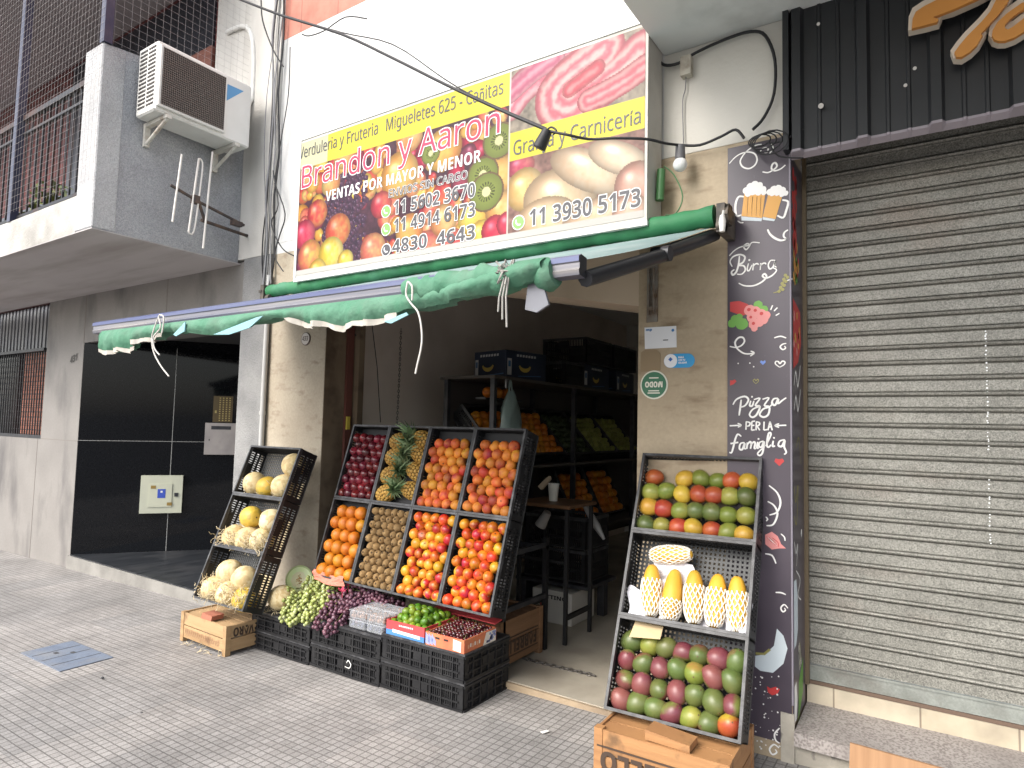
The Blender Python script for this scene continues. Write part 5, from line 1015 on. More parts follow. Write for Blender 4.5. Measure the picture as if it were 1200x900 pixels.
for j in range(3):
    M = MM @ T(0, ML*j, 0); crate(MW-.005, ML-.005, .165, M, '%s black crate of the three tilted melon crates' % ML_[j].capitalize(), 'tilted melon crates', 'plain')
    for k, (u, v, yel, _) in enumerate(MPOS[j]):
        low = v < .15
        inst(melon_ye if yel else melon_me, 'melon', M @ T(u, v, -.07) @ (Matrix.Rotation(1.4, 4, 'Y') if yel else spin(rr)) @ Matrix.Scale((1.06 if yel else rr.uniform(1.07, 1.15))*(1.0 if j else 1.06), 4),
             '%s melon, %s in the %s row, %s melon crate' % ('yellow' if yel else 'pale netted', ['first from the left', 'second from the left', 'third from the left'][k if low else k-3], 'lower' if low else 'upper', ML_[j]), 'melon', 'melons in the tilted crates')
    straw(M, [420, 280, 60][j], [(.02, .56), (.005, .10 if j else .15), (-.07, .03 if j < 2 else -.03)], 'pale wood wool packed around the melons in the %s crate' % ML_[j], j)
    W2 = MB(); W2.box(.01, MW-.015, .008, .02, -.2, -.14); 
straw(Matrix.Identity(4), 26, [(-4.5, -4.0), (-.72, -.6), (gz+.01, gz+.03)], 'stray wood wool on the paving in front of the melon box', 9)
# packing filler so melons rest on something
for j in range(3):
    w = MB(MM @ T(0, ML*j, 0)); w.box(.012, MW-.017, .012, ML-.12 if j < 2 else .15, -.157, -.14); solo('straw_bed', w, straw_m, 'straw packing bed inside the %s melon crate' % ML_[j], 'packing straw')

# mangoes on the right
PMx = frame((-1.30, -.555, .298), rad(2.9), rad(23.4)); PW, PL = .595, .412
PLN = ['lowest', 'middle', 'highest']
for j in range(3): crate(PW-.005, PL-.005, .165, PMx @ T(0, PL*j, 0), '%s black crate of the three tilted crates beside the printed pillar' % PLN[j].capitalize(), 'tilted mango and papaya crates', 'plain')
def mango_fn(p): q = p.copy(); q.x += .10*(p.z**2); q.y *= 1-.08*p.z; return q
def mango_mat(name, a, b, c, th): return mat(name, a, .38, col2=b, scale=9, thresh=(.42, .62), rnd=.12, hue=.012, grad=(c, th[0]+.12, th[1]+.22), fine=.12, fscale=500)
MG = {'green': mango_mat('green mango skin', (.17, .215, .035), (.27, .26, .05), (.34, .15, .045), (.58, .75)), 'yellow': mango_mat('yellow mango skin', (.50, .29, .035), (.56, .38, .05), (.5, .13, .04), (.56, .7)), 'red': mango_mat('red mango skin', (.36, .04, .025), (.46, .10, .03), (.38, .30, .03), (.47, .62)), 'purple': mango_mat('purple blushed mango skin', (.15, .035, .045), (.19, .065, .055), (.13, .15, .035), (.46, .6)), 'dull': mango_mat('dull green mango skin', (.085, .12, .03), (.125, .135, .04), (.20, .05, .05), (.5, .66))}
mango_me = {k: fruit_mesh('mango', (.041, .043, .05), [m, stem_m], mango_fn, 20, 14, lambda w: w.cyl((.004, 0, .0485), (.0045, 0, .051), .003, n=6, m=1)) for k, m in MG.items()}
TOP = [['dull', 'green', 'red', 'yellow', 'red', 'green', 'yellow'], ['yellow', 'red', 'green', 'dull', 'dull', 'green', 'green'], ['green', 'green', 'yellow', 'red', 'red', 'green', 'dull'], ['red', None, 'yellow', 'green', 'green', 'red', 'yellow']]
BOT = [['purple', 'dull', 'dull', 'purple', 'green', 'dull', 'red'], ['purple', 'purple', 'dull', 'purple', 'dull', 'dull', 'purple'], ['purple', 'dull', 'purple', 'dull', 'green', 'purple', 'dull'], ['dull', 'green', 'dull', 'purple', 'dull', 'purple', 'dull']]
for j, rows in ((2, TOP), (0, BOT)):
    for r, row in enumerate(rows):
        for i, k in enumerate(row):
            if not k: continue
            M = PMx @ T(0, PL*j, 0); sc = 1.04 if j == 2 else 1.15; hor = j == 2
            u = .052+.0795*i+rr.uniform(-.004, .004)+(.008 if (j == 0 and r % 2) else 0); v = .05+.0865*r+rr.uniform(-.006, .006); z = -.062+rr.uniform(-.008, .006)-(.02 if r == 3 else 0)
            R = Euler((rr.gauss(0, .3), math.pi/2+rr.gauss(0, .35), rr.gauss(0, .3))) if hor else Euler((rr.gauss(.3, .5), rr.gauss(.6, .5), rr.uniform(0, 6)))
            inst(mango_me[k], 'mango', M @ T(u, v, z) @ R.to_matrix().to_4x4() @ Matrix.Scale(sc*rr.uniform(.93, 1.04), 4), '%s mango, %s from left in the %s row up, %s tilted crate' % ({'green': 'green', 'yellow': 'yellow', 'red': 'red', 'purple': 'purple', 'dull': 'dull green'}[k], ORD[i if not (j == 2 and r == 3 and i > 0) else i-1], ORD[r], PLN[j]), 'mango', 'mangoes in the tilted crates')
w = MB(PMx); w.prism([(.065, .32, -.01), (.21, .335, -.01), (.205, .395, -.05), (.07, .40, -.05)], (0, .004, -.008)); solo('cardboard_flap', w, mat('pale cardboard', (.5, .38, .22), .85), 'pale cardboard flap behind the mangoes of the lowest crate', 'cardboard')
# papayas in foam nets
pap_m = mat('papaya skin', (.66, .34, .03), .5, col2=(.7, .42, .05), scale=7, dirt=(.4, .36, .05), dscale=6, dthr=(.6, .75), rnd=.1)
net_m = mat('white foam net', (.80, .76, .68), .8); pap_a, pap_h = .037, .098
def pap_fn(p):
    q = p.copy(); r_ = math.hypot(p.x, p.y); k = (r_**-.32 if r_ > .02 else 1)*(1-.10*max(0, p.z)); q.x *= k; q.y *= k; return q
pap_me = fruit_mesh('papaya_fruit', (pap_a, pap_a, pap_h), [pap_m], pap_fn, 20, 16)
def net_mesh(z0, z1):
    w = MB()
    for sgn in (1, -1):
        for k in range(13):
            pts = []
            for i in range(15):
                z = z0+(z1-z0)*i/14; rr_ = math.sqrt(max(.06, 1-z*z))**.68*(1-.10*max(0, z))*pap_a+.0035; t = 2*math.pi*k/13+sgn*(z-z0)*1.25+.05*math.sin(i*2.2); pts.append((rr_*math.cos(t), rr_*math.sin(t), z*pap_h))
            w.tube(pts, .0026, 4)
    return w.mesh('foam_net', [net_m])
netA, netB = net_mesh(-.97, .42), net_mesh(-.95, .95)
MP = PMx @ T(0, PL, 0)
PAP = [(.125, .14, 0, 'first from the left'), (.228, .135, 0, 'second from the left, most exposed'), (.33, .14, 0, 'third from the left'), (.43, .138, 0, 'fourth from the left'), (.525, .138, 0, 'rightmost')]
for k, (u, v, _, lab) in enumerate(PAP):
    t = thing('papaya', None, 'yellow papaya standing in a white foam net, %s' % lab, 'papaya', 'papayas in foam nets', mat=MP @ T(u, v, -.055) @ Matrix.Rotation(rr.gauss(0, .06), 4, 'Z') @ Matrix.Rotation(rad(-90)+rr.gauss(0, .05), 4, 'X') @ Matrix.Rotation(rr.uniform(0, 6), 4, 'Z') @ Matrix.Scale(1.24, 4))
    for nme, me in (('fruit', pap_me), ('foam_net', netA)): o = bpy.data.objects.new(nme, me); COL.objects.link(o); o.parent = t; 
    if k == 1: o.scale = (1.02, 1.02, .55); o.location = (0, 0, -.046)
t = thing('papaya', None, 'papaya lying sideways, fully wrapped in a white foam net', 'papaya', 'papayas in foam nets', mat=MP @ T(.19, .325, -.075) @ Euler((0, math.radians(83), .1)).to_matrix().to_4x4() @ Matrix.Scale(1.12, 4))
for nme, me in (('fruit', pap_me), ('foam_net', netB)): o = bpy.data.objects.new(nme, me); COL.objects.link(o); o.parent = t
w = MB(MP)
def paper(mb, x0, x1, y0, y1, z, seed, amp=.012, n=9):
    r2 = random.Random(seed); ph = r2.uniform(0, 6); vs = []
    for i in range(n):
        for j in range(n): a, b = i/(n-1), j/(n-1); vs.append((x0+(x1-x0)*a+.01*math.sin(b*5+ph), y0+(y1-y0)*b+.008*math.sin(a*6+ph), z+amp*math.sin(a*7+ph)*math.cos(b*5+ph*2)+amp*.5*r2.random()))
    mb.add(vs, [(i*n+j, (i+1)*n+j, (i+1)*n+j+1, i*n+j+1) for i in range(n-1) for j in range(n-1)], 0, False)
paper(w, .02, .11, .01, .14, -.055, 1); paper(w, .17, .22, .01, .2, -.075, 2); paper(w, .29, .5, .005, .19, -.1, 3); paper(w, .47, .52, .01, .18, -.06, 4); paper(w, .55, .582, .01, .17, -.04, 5); paper(w, .1, .3, .2, .3, -.1, 6)
solo('tissue_paper', w, mat('white lilac tissue', (.72, .71, .76), .8), 'crumpled white tissue paper around the papayas', 'tissue paper')
wood_box(T(-1.275, -.69, ground(-1)) @ Matrix.Rotation(rad(1.5), 4, 'Z'), .56, .42, .235, 'large orange wooden box stamped FABRELLO under the mango crates', WOODX, [('FABRELLO', .03, .53, .075, .075, 0, True)])
w = MB(); w.prism([(-1.06, -.665, .27), (-.87, -.67, .27), (-.87, -.67, .298), (-1.06, -.665, .31)], (0, .1, 0)); solo('wood_wedge', w, WOODX, 'small wooden wedge between the box and the lowest mango crate', 'wedge')

# ------------------------------------------------------------------ low stacks in front
def stack(x0, hs, lab):
    z = ground(x0+.31)
    for k in range(2):
        M = Matrix(((1, 0, 0, x0), (0, 1, 0, -.44), (0, 0, 1, z+hs), (0, 0, 0, 1))); crate(.615, .43, hs-.002, M, '%s black crate of the %s front stack' % (('lower', 'upper')[k], lab), 'black crates stacked along the front', 'ribbed'); z += hs
    return z
z1 = stack(-4.05, .125, 'left'); z2 = stack(-3.42, .145, 'middle'); z3 = stack(-2.795, .155, 'right')
for x0, zz, lab in ((-4.05, z1, 'left'), (-3.42, z2, 'middle'), (-2.795, z3, 'right')):
    w = MB(); w.box(x0+.012, x0+.603, -.428, -.022, zz-.012, zz-.001); solo('crate_lid', w, mat('black board lid', (.02, .02, .022), .7), 'flat dark board covering the top of the %s front stack' % lab, 'board')
inst(melon_me, 'melon', T(-3.86, -.35, z1+.092) @ spin(rr) @ Matrix.Scale(1.12, 4), 'pale netted melon sitting on the left end of the front stack', 'melon')
straw(Matrix.Identity(4), 70, [(-3.96, -3.76), (-.44, -.3), (z1+.005, z1+.06)], 'tuft of pale wood wool under the melon on the front stack', 31)
hm = thing('halved_melon', (-3.92, -.12, z1+.075), 'half honeydew melon showing pale green flesh and orange seeds', 'halved melon')
c = V((-3.92, -.16, z1+.175)); fd = V((.5, -.85, .28)).normalized(); q = fd.to_track_quat('Z', 'Y').to_matrix()
w = MB(); vs = []; n_ = 28
for k in range(8):
    a_ = math.pi/2*k/7; vs += [c+q @ V((.1*math.cos(a_)*math.cos(2*math.pi*i/n_), .1*math.cos(a_)*math.sin(2*math.pi*i/n_), -.1*math.sin(a_))) for i in range(n_)]
w.add(vs, [(k*n_+i, (k+1)*n_+i, (k+1)*n_+(i+1) % n_, k*n_+(i+1) % n_) for k in range(7) for i in range(n_)], 0, True); part('rind', w, mat('honeydew rind', (.5, .53, .2), .5), hm)
w = MB(); w.disc(c+q @ V((0, 0, .0005)), .1, q @ V((1, 0, 0)), q @ V((0, 1, 0)), 32, 0); w.disc(c+q @ V((0, 0, .0015)), .088, q @ V((1, 0, 0)), q @ V((0, 1, 0)), 32, 1); w.disc(c+q @ V((0, 0, .0025)), .055, q @ V((1, 0, 0)), q @ V((0, 1, 0)), 28, 2, jit=.05)
part('flesh', w, [mat('melon rind edge', (.42, .5, .2), .4), mat('green melon flesh', (.72, .84, .38), .3, col2=(.76, .85, .46), scale=20), mat('pale melon core', (.80, .74, .44), .35, col2=(.74, .72, .42), scale=30)], hm)
w = MB(); r2 = random.Random(4)
for k in range(26): a_ = r2.uniform(0, 6.28); r_ = r2.uniform(.006, .036); w.ball(c+q @ V((r_*math.cos(a_)*.7, r_*math.sin(a_), .004)), (.007, .004, .004), 6, 4, k % 2, q @ Matrix.Rotation(a_, 3, 'Z'))
part('seeds', w, [mat('melon seeds', (.6, .33, .12), .4), mat('pale seeds', (.65, .5, .25), .4)], hm)
w = MB(); w.box(-4.01, -3.82, -.22, -.05, z1, z1+.075); solo('support_carton', w, mat('brown carton', (.25, .16, .09), .85), 'small brown carton propping up the halved melon', 'carton')
# grapes
gg = mat('green grape skin', (.27, .32, .08), .25, col2=(.35, .38, .15), scale=40, dirt=(.52, .53, .38), dscale=30, dthr=(.55, .75), rnd=.12, sub=.1)
rg = mat('red grape skin', (.095, .04, .065), .35, col2=(.16, .065, .085), scale=40, dirt=(.22, .15, .18), dscale=35, dthr=(.55, .78), rnd=.2)
stalk = mat('grape stalk', (.2, .2, .07), .8)
def bunch_mesh(m, seed, n=64, r=.0115):
    r2 = random.Random(seed); w = MB(); pts = []
    for _ in range(4000):
        if len(pts) >= n: break
        s_ = r2.random()**.8; R_ = .052*(1-s_)**.6+.012; a_ = r2.uniform(0, 6.28); p = V((-.1+.2*s_, R_*math.cos(a_)*r2.uniform(.55, 1), R_*math.sin(a_)*r2.uniform(.55, 1)))
        if all((p-q_).length > r*1.55 for q_ in pts): pts.append(p)
    for p in pts: w.ball(p, (r*r2.uniform(.9, 1.08), r, r*r2.uniform(.95, 1.15)), 8, 6, 0, spin(r2).to_3x3())
    s2 = MB(); s2.tube([(-.16, 0, .015), (-.1, 0, .01), (0, 0, 0), (.06, 0, 0)], [.004, .003, .002, .001], 5)
    return w.mesh('berries', [m]), s2.mesh('stalk', [stalk])
gb = [bunch_mesh(gg, k) for k in range(3)]; rb = [bunch_mesh(rg, 10+k) for k in range(3)]
def bunches(kind, arr, lst, labs, grp, col):
    for k, (x, y, z, rz, ry, sc) in enumerate(lst):
        t = thing('grape_bunch', None, labs[k], 'grapes', grp, mat=T(x, y, z) @ Matrix.Rotation(rz, 4, 'Z') @ Matrix.Rotation(ry, 4, 'Y') @ Matrix.Rotation(k*1.3, 4, 'X') @ Matrix.Scale(sc*1.14, 4))
        for nme, me in zip(('berries', 'stalk'), arr[k % 3]): o = bpy.data.objects.new(nme, me); COL.objects.link(o); o.parent = t
za = z1+.05
bunches('green', gb, [(-3.69, -.40, za+.01, -1.2, .5, 1), (-3.58, -.40, za+.015, -1.5, .55, 1.05), (-3.45, -.41, z2+.035, -1.3, .45, 1), (-3.72, -.29, za+.04, .5, 0, 1.1), (-3.60, -.27, za+.075, -.3, 0, 1.1), (-3.47, -.28, z2+.085, -.8, .1, 1.1), (-3.68, -.16, za+.10, .2, -.1, 1.1), (-3.5, -.15, za+.135, .9, -.1, 1.05)],
        ['green grape bunch hanging over the left crate edge beside the melon', 'green grape bunch drooping over the middle of the left crate edge', 'green grape bunch drooping at the boundary with the red grapes', 'green grape bunch lying against the melon', 'green grape bunch in the centre of the green heap', 'green grape bunch in the heap touching the red grapes', 'green grape bunch at the back below the halved melon', 'topmost green grape bunch below the oranges'], 'green grape bunches', 'green')
bunches('red', rb, [(-3.33, -.40, z2+.03, -1.5, .5, 1), (-3.21, -.42, z2+.02, -1.6, .6, 1), (-3.36, -.26, z2+.075, .4, 0, 1.1), (-3.22, -.27, z2+.075, -.5, .1, 1.1), (-3.30, -.13, z2+.13, .3, 0, 1.15), (-3.13, -.15, z2+.10, -.3, .1, 1.1), (-3.03, -.11, z2+.07, .1, .1, 1.05), (-3.12, -.3, z2+.05, -.9, .2, 1)],
        ['purple grape bunch drooping over the crate edge beside the green grapes', 'purple grape bunch hanging lowest over the front crate edge', 'purple grape bunch in the heap touching the green grapes', 'purple grape bunch in the centre of the purple heap', 'topmost purple grape bunch below the kiwis', 'purple grape bunch at the back right of the heap', 'purple grape bunch at the far right under the nectarines', 'purple grape bunch beside the clear punnets'], 'purple grape bunches', 'purple')
w = MB(); r2 = random.Random(5)
pk = [(-3.36, -.2, z2+.17, .035), (-3.33, -.28, z2+.15, .035), (-3.74, -.2, z1+.155, .03)]
for k, (x, y, z, s_) in enumerate(pk):
    w = MB()
    for i in range(6): a_ = i*1.05; d = V((math.cos(a_), math.sin(a_)*.7, .4+r2.uniform(-.2, .4))); c = V((x, y, z)); sd = d.cross(V((0, 0, 1))).normalized()*s_*.35; w.add([c, c+d*s_*.6+sd, c+d*s_*1.2, c+d*s_*.6-sd], [(0, 1, 2, 3)])
    w.tube([(x, y, z), (x+.005, y, z-.04)], .003, 5)
    solo('red_ribbon', w, mat('magenta ribbon', (.5, .05, .11), .5), ['pink red ribbon bow on top of the purple grapes', 'pink red ribbon bow between green and purple grapes', 'small red ribbon bow in front of the halved melon'][k], 'ribbon', 'red ribbon bows')
w = MB(DM); paper(w, .01, .33, -.03, .035, .0, 8, .008); solo('pink_paper', w, mat('salmon pink paper', (.62, .2, .14), .7), 'salmon pink paper lining at the foot of the oranges', 'paper')
# punnets
clear = bpy.data.materials.new('clear plastic'); clear.use_nodes = True; nt_ = clear.node_tree; b_ = nt_.nodes['Principled BSDF']; b_.inputs['Base Color'].default_value = (.75, .78, .82, 1); b_.inputs['Roughness'].default_value = .15; b_.inputs['Alpha'].default_value = .22
fig_m = mat('brown figs', (.16, .08, .05), .5, col2=(.3, .17, .1), scale=30); blue_m = mat('blueberry skin', (.03, .035, .075), .6, col2=(.08, .09, .15), scale=40)
def punnet_meshes(m, n, r, seed):
    r2 = random.Random(seed); w = MB(); 
    for iz in range(2):
        for _ in range(n): w.ball((r2.uniform(.015, .125), r2.uniform(.015, .095), .012+.02*iz+r2.uniform(0, .006)), r*r2.uniform(.9, 1.1), 8, 6)
    s = MB(); s.bbox(0, .14, 0, .11, .001, .046, .006); l = MB(); l.bbox(-.004, .144, -.004, .114, .0465, .054, .003)
    return [('berries', w.mesh('berries', [m])), ('tub', s.mesh('tub', [clear])), ('lid', l.mesh('lid', [clear]))]
pu = [punnet_meshes(blue_m, 34, .0085, 1), punnet_meshes(fig_m, 22, .012, 2)]
P0 = V((-3.045, -.415, z2))
for ix in range(2):
    for iy in range(2):
        for iz in range(2):
            top = iz == 1; M = T(-3.10+.152*ix+.0*iy, -.425+.122*iy, z2+.002+.056*iz) @ Matrix.Rotation(rad(1+iz), 4, 'Z')
            t = thing('punnet', None, 'clear plastic punnet of %s, %s layer, %s %s' % ('brown fruit' if top else 'blueberries', ('lower', 'upper')[iz], ('front', 'back')[iy], ('left', 'right')[ix]), 'punnet', 'clear punnets beside the limes', mat=M)
            for nme, me in pu[1 if top else 0]: o = bpy.data.objects.new(nme, me); COL.objects.link(o); o.parent = t
# lime box and cherry box
def open_box(name, fl, fr, br, h, mats_, label, prints):
    fl, fr, br = V(fl), V(fr), V(br); bl = fl+br-fr; t = thing(name, (fl+br)/2, label, 'cardboard box', 'cardboard boxes on the front stack'); u = (fr-fl).normalized(); v = (br-fr).normalized(); th = .005; z = V((0, 0, h)); w = MB()
    w.prism([fl, fr, fr+v*th, fl+v*th], z, 0); w.prism([bl-v*th, br-v*th, br, bl], z, 0); w.prism([fl+v*th, fl+v*th+u*th, bl-v*th+u*th, bl-v*th], z, 0); w.prism([fr+v*th-u*th, fr+v*th, br-v*th, br-v*th-u*th], z, 0); w.prism([fl+u*th+v*th, fr-u*th+v*th, br-u*th-v*th, bl+u*th-v*th], (0, 0, .006), 0)
    part('carton', w, mats_[0], t); w = MB(); prints(w, fl, fr, br, u, v); part('print', w, mats_[1:], t); return t
zt = z3+.001
FL, FR = V((-2.765, -.44, zt)), V((-2.475, -.435, zt))
def lime_print(w, fl, fr, br, u, v):
    o = -v*.0015; L_ = (fr-fl).length
    w.quad(fl+o, fr+o, fr+o+V((0, 0, .03)), fl+o+V((0, 0, .03)), 0); w.quad(fl+u*.05+o*1.6+V((0, 0, .018)), fr-u*.03+o*1.6+V((0, 0, .012)), fr-u*.03+o*1.6+V((0, 0, .03)), fl+u*.05+o*1.6+V((0, 0, .036)), 1)
    o2 = u*.0015; w.quad(fr+o2, br+o2, br+o2+V((0, 0, .03)), fr+o2+V((0, 0, .03)), 0)
    for k in range(8): p = fl+u*(.1+.014*k)+o*1.6+V((0, 0, .058)); w.quad(p, p+u*.009, p+u*.009+V((0, 0, .009)), p+V((0, 0, .009)), 1)
open_box('lime_box', FL, FR, FR+V((.0, .33, 0)), .082, [mat('red carton', (.50, .055, .06), .6, col2=(.42, .045, .05), scale=9), mat('blue print', (.03, .13, .45), .5), mat('white print', (.72, .72, .74), .5)], 'red cardboard box with blue base full of limes', lime_print)
cFL, cFR = V((-2.455, -.445, zt)), V((-2.185, -.44, zt))
def cherry_print(w, fl, fr, br, u, v):
    o = -v*.0015; o2 = u*.0015; r2 = random.Random(2)
    for k in range(3): p = fl+u*(.0+.022*k)+o; w.quad(p+V((0, 0, .01+.008*k)), p+u*.03+V((0, 0, .004)), p+u*.03+V((0, 0, .045-.006*k)), p+V((0, 0, .068)), 2)
    for a_ in (.07, .13): p = fl+u*a_+o*1.3+V((0, 0, .045)); w.quad(p, p+u*.03, p+u*.03+V((0, 0, .01)), p+V((0, 0, .01)), 1)
    p = fr-u*.075+o*1.2; w.quad(p+V((0, 0, .008)), p+u*.055+V((0, 0, .004)), p+u*.055+V((0, 0, .06)), p+V((0, 0, .066)), 0)
    p = fr+v*.17+o2; w.quad(p, p+v*.125, p+v*.125+V((0, 0, .066)), p+v*.03+V((0, 0, .066)), 0)
    for k in range(16): p = fr+v*(.2+r2.uniform(0, .08))+o2*1.4+V((0, 0, r2.uniform(.006, .05))); w.quad(p, p+v*.02, p+v*.016+V((0, 0, .012)), p+V((0, 0, .012)), 2)
    for k in range(6): p = fr+v*(.03+.02*k)+o2*1.4+V((0, 0, .02+.004*(k % 2))); w.quad(p, p+v*.012, p+v*.012+V((0, 0, .02)), p+V((0, 0, .02)), 0 if k % 2 else 3)
open_box('cherry_box', cFL, cFR, cFR+V((.0, .30, 0)), .072, [mat('orange red carton', (.52, .12, .06), .6, col2=(.56, .2, .08), scale=7), mat('cream print', (.7, .64, .55), .6), mat('dark slots', (.02, .015, .015), .8), mat('violet blue print', (.25, .28, .5), .6), mat('peach print', (.65, .35, .2), .6)], 'orange and white cardboard box full of dark cherries', cherry_print)
lime_m = mat('lime skin', (.075, .17, .012), .35, col2=(.16, .24, .02), scale=14, thresh=(.42, .6), rnd=.25, hue=.02, bump=.15, bscale=300)
lime_me = fruit_mesh('lime', (.0235, .0235, .028), lime_m, lambda p: p*(1+.08*max(0, abs(p.z)-.85)*6), 14, 10)
k = 0
for layer, (nx, ny) in enumerate(((6, 6), (5, 5), (3, 3))):
    for i in range(nx):
        for j in range(ny):
            x = FL.x+.03+.0475*(i+.5*layer)+rr.uniform(-.005, .005); y = FL.y+.033+.05*(j+.5*layer)+rr.uniform(-.006, .006)
            inst(lime_me, 'lime', T(x, y, zt+.064+.031*layer+rr.uniform(-.004, .004)) @ spin(rr), 'green lime in the red box, %s layer, %s from left, %s from front' % (('lower', 'middle', 'top')[layer], ORD[i], ORD[j]), 'lime', 'limes in the red box')
w = MB(); w.box(FL.x+.007, FR.x-.007, FL.y+.007, FL.y+.32, zt+.007, zt+.042); solo('box_filler', w, mat('paper filler', (.3, .25, .2), .9), 'paper packing under the limes in the red box', 'packing paper')
cherry_m = mat('cherry skin', (.045, .006, .010), .15, col2=(.10, .012, .016), scale=20, rnd=.5, coat=.3); cherry_me = fruit_mesh('cherry', .0128, [cherry_m, stalk], navel, 12, 8, lambda w: w.tube([(0, 0, .011), (.004, 0, .025), (.01, .002, .034)], .0009, 4, 1))
for layer, (nx, ny) in enumerate(((10, 11), (8, 9))):
    for i in range(nx):
        for j in range(ny):
            x = cFL.x+.018+.0255*(i+.9*layer)+rr.uniform(-.004, .004); y = cFL.y+.02+.026*(j+.9*layer)+rr.uniform(-.004, .004)
            inst(cherry_me, 'cherry', T(x, y, zt+.062+.016*layer+rr.uniform(-.003, .004)) @ spin(rr), 'dark cherry in the orange box, %s layer, %s from left, %s from front' % (('lower', 'upper')[layer], ORD[i], ORD[j]), 'cherry', 'cherries in the orange box')
w = MB(); w.box(cFL.x+.007, cFR.x-.007, cFL.y+.007, cFL.y+.292, zt+.007, zt+.05); solo('box_filler', w, mat('paper filler', (.3, .25, .2), .9), 'paper packing under the cherries in the orange box', 'packing paper')
w = MB(); w.prism([(-2.7, -.10, zt+.08), (-2.2, -.13, zt+.08), (-2.2, -.06, zt+.09), (-2.7, -.05, zt+.09)], (0, 0, .006)); solo('carton_flap', w, mat('red carton', (.5, .05, .05), .6), 'red carton flap behind the lime and cherry boxes', 'cardboard')
w = MB(); w.ribbon([onY(-.452, 404, 781), onY(-.452, 409, 783), onY(-.452, 411, 779), onY(-.452, 408, 774), onY(-.452, 406, 777)], .006, (0, -1, 0)); w.v += [p+V((0, .001, 0)) for p in w.v]; solo('paper_curl', w, white_plastic, 'curl of white paper stuck on the middle front crate', 'litter')

# ------------------------------------------------------------------ inside the shop
box_r = [('FABRELLO', .03, .42, .095, .075, 0, True)]
wood_box(T(-2.77, .02, .056), .50, .50, .30, 'brown wooden box stamped FABRELLO on the shop floor behind the display', mat('brown crate wood', (.22, .12, .06), .75, col2=(.16, .085, .04), scale=3, stretch=(.6, .6, 9), bump=.2), None, box_r)
black_metal = mat('matt black steel', (.01, .01, .011), .6)
tb = thing('high_table', (-2.42, .92, .055), 'tall narrow black table with wooden top inside the doorway', 'table')
w = MB(); w.bbox(-2.64, -2.18, .7, 1.14, .985, 1.01, .005); part('table_top', w, mat('brown table wood', (.13, .065, .03), .5, col2=(.09, .045, .02), scale=4, stretch=(1, 8, 1)), tb)
for x in (-2.62, -2.23):
    for y in (.72, 1.09): w = MB(); w.box(x+.005, x+.03, y+.005, y+.03, .056, .984); part('leg', w, black_metal, tb)
w = MB(); w.box(-2.225, -2.2, .756, 1.089, .22, .25).box(-2.615, -2.59, .756, 1.089, .22, .25).box(-2.584, -2.23, .73, .745, .6, .62); part('stretcher', w, black_metal, tb)
cu = thing('paper_cup', (-2.42, .9, 1.012), 'white paper cup standing on the tall black table', 'cup')
w = MB(); w.cyl((-2.42, .9, 1.012), (-2.42, .9, 1.135), .03, .042, 18); part('cup', w, mat('white cup', (.7, .68, .6), .5), cu); w = MB(); w.tube([(-2.42+.042*math.cos(t), .9+.042*math.sin(t), 1.136) for t in [2*math.pi*k/18 for k in range(18)]], .003, 5, closed=True); part('rolled_lip', w, white_plastic, cu)
w = MB(); c = onY(.8, 634, 567); w.prism([onY(.8, 630, 570), onY(.8, 638, 562), onY(.8, 643, 558), onY(.8, 644, 562), onY(.8, 634, 574)], (0, .03, 0)); solo('paper_bag', w, mat('folded paper', (.4, .32, .22), .8), 'folded brown paper leaning beside the white cup', 'paper bag')
w = MB(); a_ = onY(.95, 640, 601); w.cyl(onY(.95, 633, 616), onY(.95, 642, 600), .045, .03, 12); solo('paper_roll', w, mat('dim paper roll', (.3, .28, .26), .8), 'pale paper roll under the tall table top', 'paper roll')
wb = thing('white_carton', (-2.5, 1.3, .055), 'white printed carton on the floor behind the tall table', 'carton')
w = MB(); w.bbox(-2.72, -2.37, 1.12, 1.5, .056, .30, .004); part('carton', w, mat('white carton', (.55, .53, .48), .7), wb)
w = MB(); text_on(w, 'ETTING', (-2.62, 1.118, .235), (-2.42, 1.118, .235), (0, 0, 1), .028, 0, off=.02)
for x, z in ((-2.42, .2), (-2.42, .09), (-2.62, .12)): w.disc((x, 1.118, z), .012, (1, 0, 0), (0, 0, 1), 12, 0)
part('print', w, mat('black ink', (.02, .02, .02), .6), wb)
w = MB(); c = V((-2.62, 1.117, .2)); w.disc(c, .035, (1, 0, 0), (0, 0, 1), 14); part('red_print', w, mat('red ink', (.4, .08, .06), .6), wb)
for k in range(2):
    M = Matrix(((1, 0, 0, -2.85), (0, 1, 0, 1.2), (0, 0, 1, .86-.25*k), (0, 0, 0, 1))); crate(.55, .4, .24, M, '%s black crate stacked behind the tall table' % ('Upper', 'Lower')[k], 'crates behind the table')
w = MB(); w.box(-2.9, -2.25, 1.15, 1.65, .335, .36); w.box(-2.88, -2.82, 1.18, 1.6, .056, .335).box(-2.36, -2.3, 1.53, 1.6, .056, .335); solo('low_bench', w, dark_metal, 'dark low bench carrying the black crates behind the table', 'bench')
